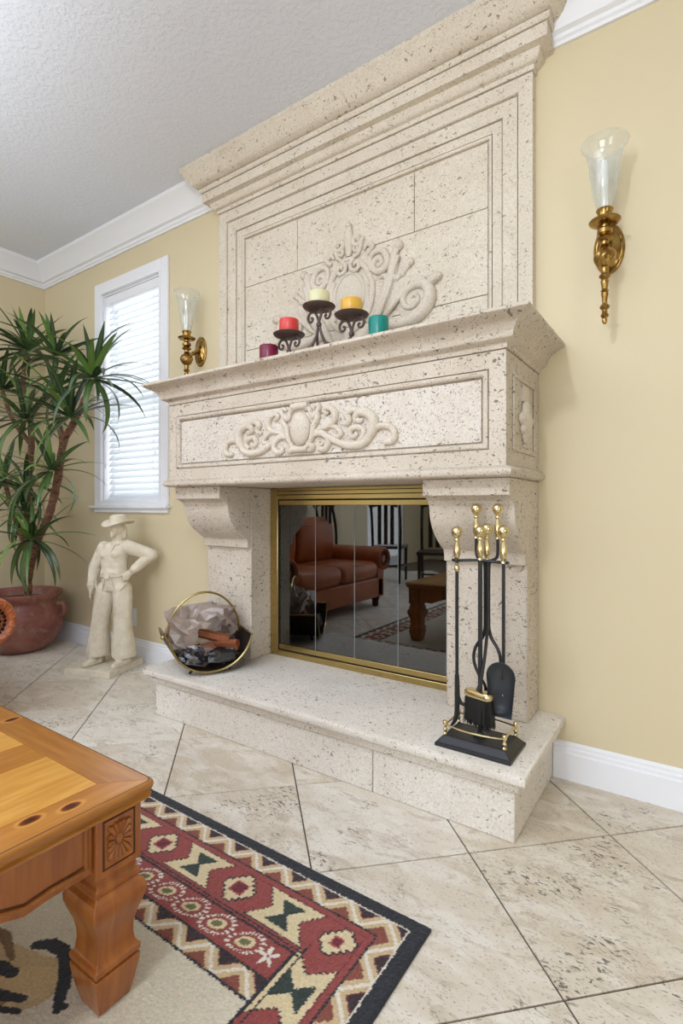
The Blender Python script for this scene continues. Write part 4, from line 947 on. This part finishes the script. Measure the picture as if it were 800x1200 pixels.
def film(name, c, tr, rough=.25, gl=.3):
    t = NT(name); t.n.remove(t.b); v = t.coord()
    bmp = t.N('ShaderNodeBump', Height=t.noise(v, 24, 3, .5, 2.0), Strength=.35, Distance=.01)
    d = t.N('ShaderNodeMixShader', i0=gl, i1=t.N('ShaderNodeBsdfDiffuse', Color=lin(c), Normal=bmp), i2=t.N('ShaderNodeBsdfGlossy', Color=(.9, .9, .9, 1), Roughness=rough, Normal=bmp))
    a = t.N('ShaderNodeMixShader', i0=1-tr, i1=t.N('ShaderNodeBsdfTransparent', Color=(.95, .93, .92, 1)), i2=d)
    t.t.links.new(a.outputs[0], t.out.inputs[0]); return t.m
from mathutils import noise as mn
def crumple(c, ru, rv, rw, seed, amp, hole=None, n=26, m=15, squ=.75, jit=.006):
    vs, fs = [], []; rg = random.Random(int(seed*10)); s_ = lambda x: abs(x)**squ*(1 if x >= 0 else -1)
    for i in range(m+1):
        for j in range(n):
            th = math.pi*i/m; ph = 2*math.pi*(j+.5*(i % 2))/n
            d = Vector((s_(math.sin(th)*math.cos(ph)), s_(math.sin(th)*math.sin(ph)), s_(math.cos(th))))
            k = 1 + amp*mn.noise(d*1.7+Vector((seed, 0, 0))) + amp*.5*mn.noise(d*4.1+Vector((0, seed, 0)))
            jv = Vector([rg.uniform(-jit, jit) for _ in range(3)]) if 0 < i < m else Vector()
            p = c + nA*(d.x*ru*k) + lA*(d.y*rv*k) + Vector((0, 0, d.z*rw*k)) + jv
            lu, lv, lw = (p-BKc).dot(nA), (p-BKc).dot(lA), (p-BKc).z              # keep the film inside the sheet metal
            lv = max(-HWd*.93, min(HWd*.93, lv)); qa = math.asin(max(-1, min(1, lv/HWd*math.sin(1.38))))
            lw = max(lw, .016+.150*((1-math.cos(qa))/(1-math.cos(1.38)))**1.05+.006); lu = max(-LEN*.97, min(LEN*.95, lu))
            vs.append(bp(lu, lv, lw))
    for i in range(m):
        for j in range(n):
            f = (i*n+j, (i+1)*n+j, (i+1)*n+(j+1) % n, i*n+(j+1) % n)
            if hole and sum(((vs[q]-hole[0]).length < hole[1]) for q in f) >= 3: continue
            fs.append((f[0], f[1], f[2])); fs.append((f[0], f[2], f[3]))
    me = bpy.data.meshes.new('bag'); me.from_pydata([tuple(v) for v in vs], [], fs); return me
bag = tag(obj('plastic_bag', crumple(bp(-.035, -.015, .155), .150, .158, .118, 3.3, .5, (bp(.095, .035, .155), .094)), film('clear_bag_film', (172, 152, 144), .30, .3, .2), None), 'crumpled clear plastic bag filling the log basket', 'bag')
bun = tag(obj('wrapped_log', crumple(bp(.115, .06, .072), .038, .075, .032, 8.1, .2, None, 18, 10, .5, .003), film('black_film', (22, 24, 30), .0, .22, .10), None), 'log wrapped in shiny black plastic at basket front', 'firewood')
bun2 = tag(obj('plastic_wrap', crumple(bp(.105, -.075, .082), .045, .055, .038, 5.7, .6, None, 18, 10, .75, .006), film('dark_film', (54, 50, 58), .1, .22, .14), None), 'crumpled dark plastic wrapping beside the black wrapped log', 'plastic wrap')
# ================================================================== statue
SA = R(20); SC = Vector((-3.02, 1.815, 0)); sF = Vector((math.sin(SA), -math.cos(SA), 0)); sL = Vector((math.cos(SA), math.sin(SA), 0))
def plaster():
    t = NT('cream_plaster'); v = t.coord(); n = t.noise(v, 22, 4, .6); 
    t.bump(t.math('ADD', t.noise(v, 30, 5, .6, 1.6), t.math('MULTIPLY', t.noise(v, 240, 2), .3)), .42, .010)
    return t.P(Base__Color=t.mix(t.ramp(n, [(.35, K_), (.7, W_)]), lin((232, 222, 202)), lin((216, 203, 178))), Roughness=.8)
PLM = plaster()
stt = thing('cowboy_statue', 'cream plaster cowboy statue with hand on hip on square base', 'statue', tuple(SC), SA)
def sp_(x, y, F=0.0):                                        # pixel -> statue frame (left, -front, up) on the plane F in front of its centre
    k = ray(x, y); t = ((SC + sF*F - CAM).dot(sF))/k.dot(sF); p = CAM + k*t - SC
    return Vector((p.dot(sL), -p.dot(sF), p.z))
def part_s(name, m, par=stt, vox=.0055, smooth=6, **k):
    o = obj(name, m, PLM, par, world=False)
    if vox:
        r = o.modifiers.new('remesh', 'REMESH'); r.mode = 'VOXEL'; r.voxel_size = vox; r.use_smooth_shade = True
        s_ = o.modifiers.new('smooth', 'SMOOTH'); s_.iterations = smooth; s_.factor = .5
    return o
bs_ = MB(); hb_ = .158
def sq(k, z): return [(-hb_*k, -hb_*k, z), (hb_*k, -hb_*k, z), (hb_*k, hb_*k, z), (-hb_*k, hb_*k, z)]
part_s('base', bs_.rings([sq(1, 0.0005), sq(1, .028), sq(.98, .036), sq(.95, .040)]), vox=0)
fg = MB()
B0 = .040
# key joints
hipL, hipR = sp_(143, 688, .0), sp_(125, 688, .0)
kneeL, kneeR = sp_(144, 728, .015), sp_(118, 728, .025)
ankL, ankR = sp_(145, 769, .0), sp_(115, 767, .02)
waist = sp_(134, 670); chest = sp_(134, 650); neck = sp_(139, 632); head = sp_(138, 618.5, .01)
shL, shR = sp_(151, 639), sp_(121, 641)
def cap(a, b, ra, rb, n=14): fg.capsule(a, b, ra, rb, n)
def elo(c, r, M_=None): fg.ball(c, r, 16, 10, M_)
hipc = (hipL+hipR)/2; rs = []
for c_, dz, rx, ry in ((hipc, -.02, .070, .056), (hipc, .01, .083, .060), (waist, -.022, .080, .056), (waist, -.012, .090, .064), (waist, .0, .090, .064), (waist, .022, .082, .057), (waist.lerp(chest, .6), .0, .083, .058), (chest, .0, .090, .064), (chest, .028, .092, .062), (chest, .052, .086, .052), (chest, .070, .064, .042), (neck, -.012, .034, .032)):
    c_ = c_+Vector((0, 0, dz)); rs.append([c_+Vector((rx*math.cos(b_)*(1+.02*math.sin(5*b_+dz*90)), ry*math.sin(b_)*(1+.03*math.sin(4*b_+dz*130)), .004*math.sin(3*b_))) for b_ in [2*math.pi*j/24 for j in range(24)]])
fg.rings(rs)
elo(chest+Vector((.036, -.040, .004)), (.034, .026, .026)); elo(chest+Vector((-.036, -.040, .004)), (.034, .026, .026))
cap(shR+Vector((.03, 0, -.01)), shL+Vector((-.03, 0, -.01)), .036, .036); cap(chest+Vector((0, .005, .04)), neck, .045, .027); cap(neck, head, .026, .03)
# head facing a little to its right
Hd = Matrix.Rotation(R(-12), 3, 'Z')
def hv(x, y, z): return head + Hd @ Vector((x, y, z))
elo(head, (.037, .045, .052), Hd); elo(hv(0, -.018, -.022), (.026, .026, .026), Hd); elo(hv(0, -.040, .002), (.008, .013, .013), Hd); cap(hv(0, -.042, .018), hv(0, -.058, -.006), .007, .009, 8)
elo(hv(0, -.044, -.022), (.015, .010, .005), Hd); elo(hv(0, -.043, -.031), (.013, .009, .005), Hd); elo(hv(0, -.040, -.046), (.015, .014, .012), Hd)
for s in (-1, 1): elo(hv(s*.036, .004, -.002), (.006, .011, .016), Hd); elo(hv(s*.015, -.036, .016), (.011, .007, .005), Hd); elo(hv(s*.02, -.028, -.010), (.012, .012, .012), Hd)
elo(hv(0, .030, -.014), (.038, .024, .038), Hd); elo(hv(0.004, .038, -.045), (.032, .020, .030), Hd); elo(hv(.030, .026, -.040), (.012, .016, .030), Hd); elo(hv(-.030, .026, -.040), (.012, .016, .030), Hd)          # hair at the nape
# arms
elL, haL = sp_(179, 650, -.055), sp_(153, 671, .0); elR, haR = sp_(111, 665, -.005), sp_(107.5, 687, .015)
cap(shL+Vector((-.012, 0, -.008)), elL+Vector((-.006, 0, 0)), .043, .036); cap(elL+Vector((-.006, 0, 0)), haL+Vector((.014, 0, .012)), .034, .021); elo(elL+Vector((-.01, 0, -.004)), (.036, .038, .035)); cap(elL+Vector((-.03, -.012, -.02)), haL+Vector((.03, 0, .024)), .033, .028); elo(haL+Vector((.018, 0, .016)), (.024, .024, .014))
cap(shR+Vector((.01, 0, -.005)), elR, .043, .036); cap(elR, haR, .036, .027); elo(haR+Vector((0, 0, .01)), (.031, .031, .016)); elo(elR+Vector((.006, .01, -.01)), (.036, .036, .03))
def hand(w, d, out_, s):                                    # palm and five curled fingers
    d = Vector(d).normalized(); o_ = Vector(out_).normalized(); q = d.cross(o_)
    elo(w+d*.020, (.019, .013, .024), Matrix((q, o_, d)).transposed())
    for k, l in enumerate((.030, .035, .033, .026)):
        a = w+d*.034+q*((k-1.5)*.010); b = a+d*l*.55+o_*.003; c = b+d*l*.4-o_*.008; cap(a, b, .0062, .0058, 8); cap(b, c, .0058, .005, 8)
    a = w+d*.012+q*(s*.018); b = a+d*.018+q*(s*.008)-o_*.004; cap(a, b, .007, .006, 8); cap(b, b+d*.014-o_*.006, .006, .005, 8)
hand(haR+Vector((0, 0, -.012)), (.05, -.12, -1), (-1, -.2, 0), -1)
hand(haL+Vector((.012, -.004, .008)), (-.5, -.45, -.75), (.8, -.3, .3), 1)
# chaps: wide legs flaring to the hem
def leg_s(h_, k_, a_):
    rs = []
    for q, rx, ry in ((0, .040, .040), (.06, .056, .052), (.2, .060, .058), (.45, .052, .054), (.6, .055, .056), (.8, .066, .064), (.95, .073, .070), (1.0, .073, .070)):
        c = h_.lerp(k_, q/.5) if q < .5 else k_.lerp(a_, (q-.5)/.5)
        rs.append([c+Vector((rx*math.cos(b)*(1+.05*math.sin(3*b+q*5)), ry*math.sin(b)*(1+.06*math.sin(4*b+q*7)), 0)) for b in [2*math.pi*j/20 for j in range(20)]])
    fg.rings(rs)
leg_s(hipL+Vector((.0, 0, .03)), kneeL, ankL); leg_s(hipR+Vector((0, 0, .03)), kneeR, ankR)
for a_, sd in ((ankL, .25), (ankR, -.15)):                   # boots
    h_ = Vector((a_.x, a_.y+.02, B0+.022)); tt = h_+Vector((sd*.05, -.125, -.006)); cap(h_, h_.lerp(tt, .55)+Vector((0, 0, .004)), .030, .029); cap(h_.lerp(tt, .5), tt, .029, .019); cap(Vector((a_.x, a_.y, B0+.02)), a_, .032, .034); elo(h_+Vector((0, .012, -.008)), (.028, .026, .016))
part_s('figure', fg, vox=.0042, smooth=4)
# hat
ht = MB(); hc = hv(0, .004, .026); HM = Hd @ Matrix.Rotation(R(6), 3, 'X')
rs = []
for r, z in ((.040, -.006), (.055, -.004), (.084, 0), (.088, .004), (.084, .007), (.055, .006), (.046, .010), (.045, .030), (.041, .048), (.030, .054), (.012, .048), (.001, .046)):
    ring = []
    for j in range(32):
        a = 2*math.pi*j/32; x, y = r*math.cos(a), r*1.12*math.sin(a); zz = z
        if r > .045: zz += .016*(abs(math.cos(a))**2.2)*(r/.088) - .012*(abs(math.sin(a))**3)*(r/.088)
        if z > .04 and r < .03: zz -= .004
        ring.append(hc + HM @ Vector((x, y, zz)))
    rs.append(ring)
hat = part_s('hat', ht.rings(rs), vox=0); 
bt = MB(); n = 28; wz = waist.z-.022
wc = (waist+(hipL+hipR)/2)/2; 
for dz, r in ((0, 1.0), ):
    bt.tube([(wc.x+.082*math.cos(2*math.pi*k/n), wc.y+.003+.060*math.sin(2*math.pi*k/n), wz+.004*math.cos(2*math.pi*k/n)) for k in range(n)], .0085, 8, closed=True)
bt.box(wc.x-.018, wc.x+.018, wc.y-.070, wc.y-.056, wz-.014, wz+.014)
part_s('belt', bt, vox=0)
kc = MB(); nb = neck+Vector((0, -.004, -.002)); nb.z -= .010
kc.tube([nb+Vector((.036*math.cos(2*math.pi*k/20), .034*math.sin(2*math.pi*k/20), -.006+.006*math.sin(2*math.pi*k/20))) for k in range(20)], .012, 8, closed=True)
kc.capsule(nb+Vector((.0, -.04, -.012)), nb+Vector((-.006, -.052, -.060)), .014, .006); kc.ball(nb+Vector((0, -.042, -.012)), .012)
part_s('neckerchief', kc, vox=.004, smooth=3)
stp = MB(); 
for s, h_, k_ in ((1, hipL, kneeL), (-1, hipR, kneeR)):
    stp.tube(spline([(wc.x+s*.02, wc.y-.060, wz-.01), (h_.x-s*.012, h_.y-.058, h_.z-.02), (h_.x-s*.022, h_.y-.056, h_.z-.05), (h_.x+s*.03, h_.y-.052, h_.z-.005), (h_.x+s*.055, h_.y-.025, h_.z+.04)], 5), .0045, 6)
part_s('chap_edge', stp, vox=0)
# ================================================================== potted plant
PC = Vector((-3.915, 1.725, 0))
pt = thing('potted_plant', 'tall branching spiky-leaved plant in rust glazed pot', 'plant', tuple(PC))
def glaze():
    t = NT('rust_glaze'); v = t.coord(); a = t.noise(v, 7, 5, .65, .6); b = t.noise(v, 19, 4)
    col = t.mix(t.ramp(a, [(.35, K_), (.65, W_)]), lin((124, 66, 58)), lin((162, 108, 94))); col = t.mix(t.ramp(b, [(.55, K_), (.72, W_)]), col, lin((150, 128, 104)))
    t.bump(a, .15, .01); return t.P(Base__Color=col, Roughness=.45)
GL = glaze()
prof = [(.12, .0005), (.155, .004), (.20, .04), (.245, .10), (.268, .17), (.270, .22), (.258, .275), (.238, .315), (.228, .335), (.232, .350), (.252, .372), (.262, .390), (.262, .402), (.252, .408), (.240, .400), (.226, .375), (.215, .345), (.05, .338)]
po_ = MB().lathe(prof, 48, tuple(PC)); obj('pot', po_, GL, pt, ang=50)
obj('soil', MB().lathe([(.217, .340), (.21, .352), (.1, .358), (.001, .360)], 32, tuple(PC)), simple('soil', (58, 44, 34), .95, 0, (30, .6)), pt)
dv = Vector((.80, .60, 0))
for s in (1, -1):
    u = dv*s; a0 = PC + u*.245 + Vector((0, 0, .318)); obj('lug_handle', MB().tube(spline([a0, PC+u*.285+Vector((0, 0, .320)), PC+u*.300+Vector((0, 0, .285)), PC+u*.288+Vector((0, 0, .245)), PC+u*.262+Vector((0, 0, .235))], 5), .016, 10), GL, pt)
def bark_m():
    t = NT('palm_bark'); v = t.coord(scale=(1, 1, 2.5)); n = t.noise(v, 26, 5, .65, .8); w = t.voro(v, 42)
    t.bump(t.math('ADD', n, w), .8, .015)
    return t.P(Base__Color=t.mix(t.ramp(n, [(.35, K_), (.65, W_)]), lin((92, 58, 40)), lin((152, 112, 88))), Roughness=.85)
BK = bark_m()
YT = 1.72
def tp(x, y, Y=YT): return onY(x, y, Y)
trunks = [
 ([(33, 692, 1.725), (33, 650, 1.73), (32, 600, 1.75), (35, 545, 1.76), (37, 512, 1.76), (32, 470, 1.78), (27, 450, 1.79), (31, 418, 1.79)], [.024, .023, .022, .021, .020, .018, .017, .016]),
 ([(34, 680, 1.725), (42, 640, 1.71), (57, 604, 1.69), (67, 565, 1.69), (74, 520, 1.68), (84, 500, 1.67), (96, 475, 1.66), (107, 448, 1.65)], [.018, .022, .024, .024, .022, .020, .018, .015]),
 ([(74, 520, 1.68), (68, 490, 1.73), (64, 460, 1.76), (64, 424, 1.77)], [.020, .017, .015, .013]),
 ([(36, 520, 1.76), (20, 500, 1.72), (10, 480, 1.70), (3, 458, 1.68)], [.018, .016, .014, .012]),
 ([(33, 660, 1.73), (26, 630, 1.74), (15, 600, 1.73), (5, 562, 1.70)], [.016, .017, .016, .014]),
]
for pts, rad in trunks:
    P = spline([tp(x, y, Y) for x, y, Y in pts], 6); r = lerp_list(rad, len(P)); P[0].z = min(P[0].z, .37) if pts[0][1] > 680 else P[0].z
    obj('trunk', MB().tube(P, [a*(1+.09*math.sin(i*2.1)) for i, a in enumerate(r)], 12), BK, pt, ang=70)
def leaf_mat(name, a, b):
    t = NT(name); rnd = t.N('ShaderNodeObjectInfo').outputs['Random']; v = t.coord()
    x = t.N('ShaderNodeSeparateXYZ', Vector=v).outputs[1]
    mid = t.ramp(t.math('ABSOLUTE', x), [(.0, W_), (.006, K_)])
    col = t.mix(rnd, lin(a), lin(b)); col = t.mix(t.math('MULTIPLY', mid, .25), col, lin((150, 170, 90)))
    return t.P(Base__Color=col, Roughness=.3)
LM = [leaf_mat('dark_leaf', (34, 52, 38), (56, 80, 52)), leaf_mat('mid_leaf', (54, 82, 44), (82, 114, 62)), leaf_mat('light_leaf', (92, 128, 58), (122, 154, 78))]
def leaf_mesh(L, w, curl, k):
    n = 9; vs, fs = [], []; ang = 0; x = z = 0
    for i in range(n+1):
        q = i/n; ww = w*(.55+.45*min(q*5, 1))*(1-q**3.2)+.0006; sg = .25*ww
        vs += [(x, -ww, z+sg), (x, 0, z), (x, ww, z+sg)]
        ang = -curl*q**1.3; x += L/n*math.cos(ang); z += L/n*math.sin(ang)
    for i in range(n):
        for j in range(2): a = i*3+j; fs.append((a, a+1, a+4, a+3))
    me = bpy.data.meshes.new('leaf'); me.from_pydata(vs, [], fs); me.materials.append(LM[k]); me.shade_smooth(); return me
VAR = {(c, k): leaf_mesh(.36, .0165, cu, k) for c, cu in enumerate((.25, .7, 1.3, 2.0)) for k in range(3)}
rng = random.Random(21)
def rosette(c, axis, n, L, spread=(10, 110), light=.25):
    axis = Vector(axis).normalized(); a = axis.orthogonal().normalized(); b = axis.cross(a)
    for k in range(n):
        q = (k+.5)/n; phi = k*2.39996+rng.uniform(-.3, .3); th = R(spread[0]+(spread[1]-spread[0])*q**.85+rng.uniform(-8, 8))
        d = axis*math.cos(th) + (a*math.cos(phi)+b*math.sin(phi))*math.sin(th)
        l_ = L*rng.uniform(.8, 1.12)*(1 if q > .15 else .85)
        for _ in range(2):                                   # leaves bend away from the two walls
            lim = 9.0
            if d.x < -.01: lim = min(lim, (XW+.03-c.x)/d.x)
            if d.y > .01: lim = min(lim, (YW-.03-c.y)/d.y)
            if lim < .2: d = Vector((d.x if c.x+d.x*.2 > XW+.03 else abs(d.x)*.6, d.y if c.y+d.y*.2 < YW-.03 else -abs(d.y)*.6, d.z)).normalized()
        l_ = min(l_, lim)
        cv = min(3, max(0, int(rng.choice((0, 1, 1, 2)) + (1 if q > .7 else 0))))
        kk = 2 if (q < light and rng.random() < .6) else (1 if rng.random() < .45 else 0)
        o = bpy.data.objects.new('leaf', VAR[(cv, kk)]); C.objects.link(o); o.parent = pt; o.matrix_parent_inverse = rootinv(pt)
        y_ = Vector((0, 0, 1)).cross(d); y_ = y_.normalized() if y_.length > .05 else a
        z_ = d.cross(y_); rot = Matrix((d, y_, z_)).transposed() @ Matrix.Rotation(rng.uniform(-.35, .35), 3, 'X')
        s_ = l_/.36; w_ = rng.uniform(.85, 1.15)
        for _ in range(9):                                   # shorten until the whole leaf clears the walls
            mt_ = Matrix.LocRotScale(c + d*.012, rot.to_quaternion(), (s_, w_, s_)); vv = [mt_ @ v.co for v in o.data.vertices]
            if min(v.x for v in vv) > XW+.012 and max(v.y for v in vv) < YW-.012: break
            s_ *= .82
        o.matrix_basis = mt_
ros = [(33, 412, 1.79, (.05, -.2, 1), 28, .40, (6, 105)), (65, 418, 1.77, (.15, -.25, 1), 26, .38, (6, 105)), (109, 444, 1.65, (.5, -.2, 1), 32, .40, (6, 112)),
       (67, 462, 1.70, (.0, -.5, 1), 22, .40, (12, 118)), (82, 490, 1.62, (.1, -.6, .9), 28, .44, (10, 105)), (29, 492, 1.66, (-.1, -.5, .9), 28, .42, (15, 112)),
       (2, 458, 1.70, (-.1, -.3, 1), 22, .36, (10, 115)), (60, 552, 1.62, (.25, -.6, .7), 22, .34, (12, 115)), (30, 572, 1.64, (-.1, -.6, .8), 26, .40, (12, 120)),
       (28, 600, 1.68, (-.2, -.5, .8), 20, .36, (15, 120)), (37, 632, 1.62, (.1, -.6, .75), 28, .40, (8, 128)), (5, 560, 1.70, (-.1, -.4, .9), 16, .32, (10, 115))]
for i, (x, y, Y, ax, n, L, spd) in enumerate(ros): rosette(tp(x, y, Y), ax, n, L, spd, .35 if i in (2, 10) else .16)
# ================================================================== dining chairs behind the sofa (seen in the fireplace glass)
walnut = wood('dark_dining_wood', (58, 36, 24), (44, 27, 18), (34, 20, 13), [], 2)
def dining_chair(x, y, rz, label):
    c = thing('dining_chair', label, 'chair', (x, y, 0), rz, 'dark dining chairs behind the sofa')
    obj('seat', MB().box(-.21, .21, -.21, .21, .44, .48), walnut, c, world=False, bevel=.012)
    for sx in (-1, 1):
        obj('leg', MB().tube([(sx*.18, -.18, 0), (sx*.18, -.18, .44)], [.016, .022], 8), walnut, c, world=False)
        obj('back_post', MB().tube(spline([(sx*.18, .22, 0), (sx*.185, .19, .44), (sx*.19, .20, .75), (sx*.19, .26, 1.02)], 4), .019, 8), walnut, c, world=False)
    obj('top_rail', MB().tube(spline([(-.21, .255, 1.0), (-.1, .27, 1.03), (0, .275, 1.05), (.1, .27, 1.03), (.21, .255, 1.0)], 4), [.03]*17, 8), walnut, c, world=False)
    for k in range(3): obj('back_slat', MB().box(-.11+k*.085, -.06+k*.085, .205, .225, .5, 1.02), walnut, c, world=False, bevel=.004)
    obj('stretcher', MB().tube([(-.18, -.17, .2), (-.18, .2, .2)], .011, 8).tube([(.18, -.17, .2), (.18, .2, .2)], .011, 8).tube([(-.18, 0, .2), (.18, 0, .2)], .011, 8), walnut, c, world=False)
dining_chair(-3.85, -1.45, R(20), 'dark wooden dining chair just behind the sofa back')
dining_chair(-3.45, -2.05, R(-15), 'dark wooden dining chair turned towards the garden door')
dining_chair(-2.55, -1.55, R(160), 'dark wooden dining chair standing apart behind sofa arm')
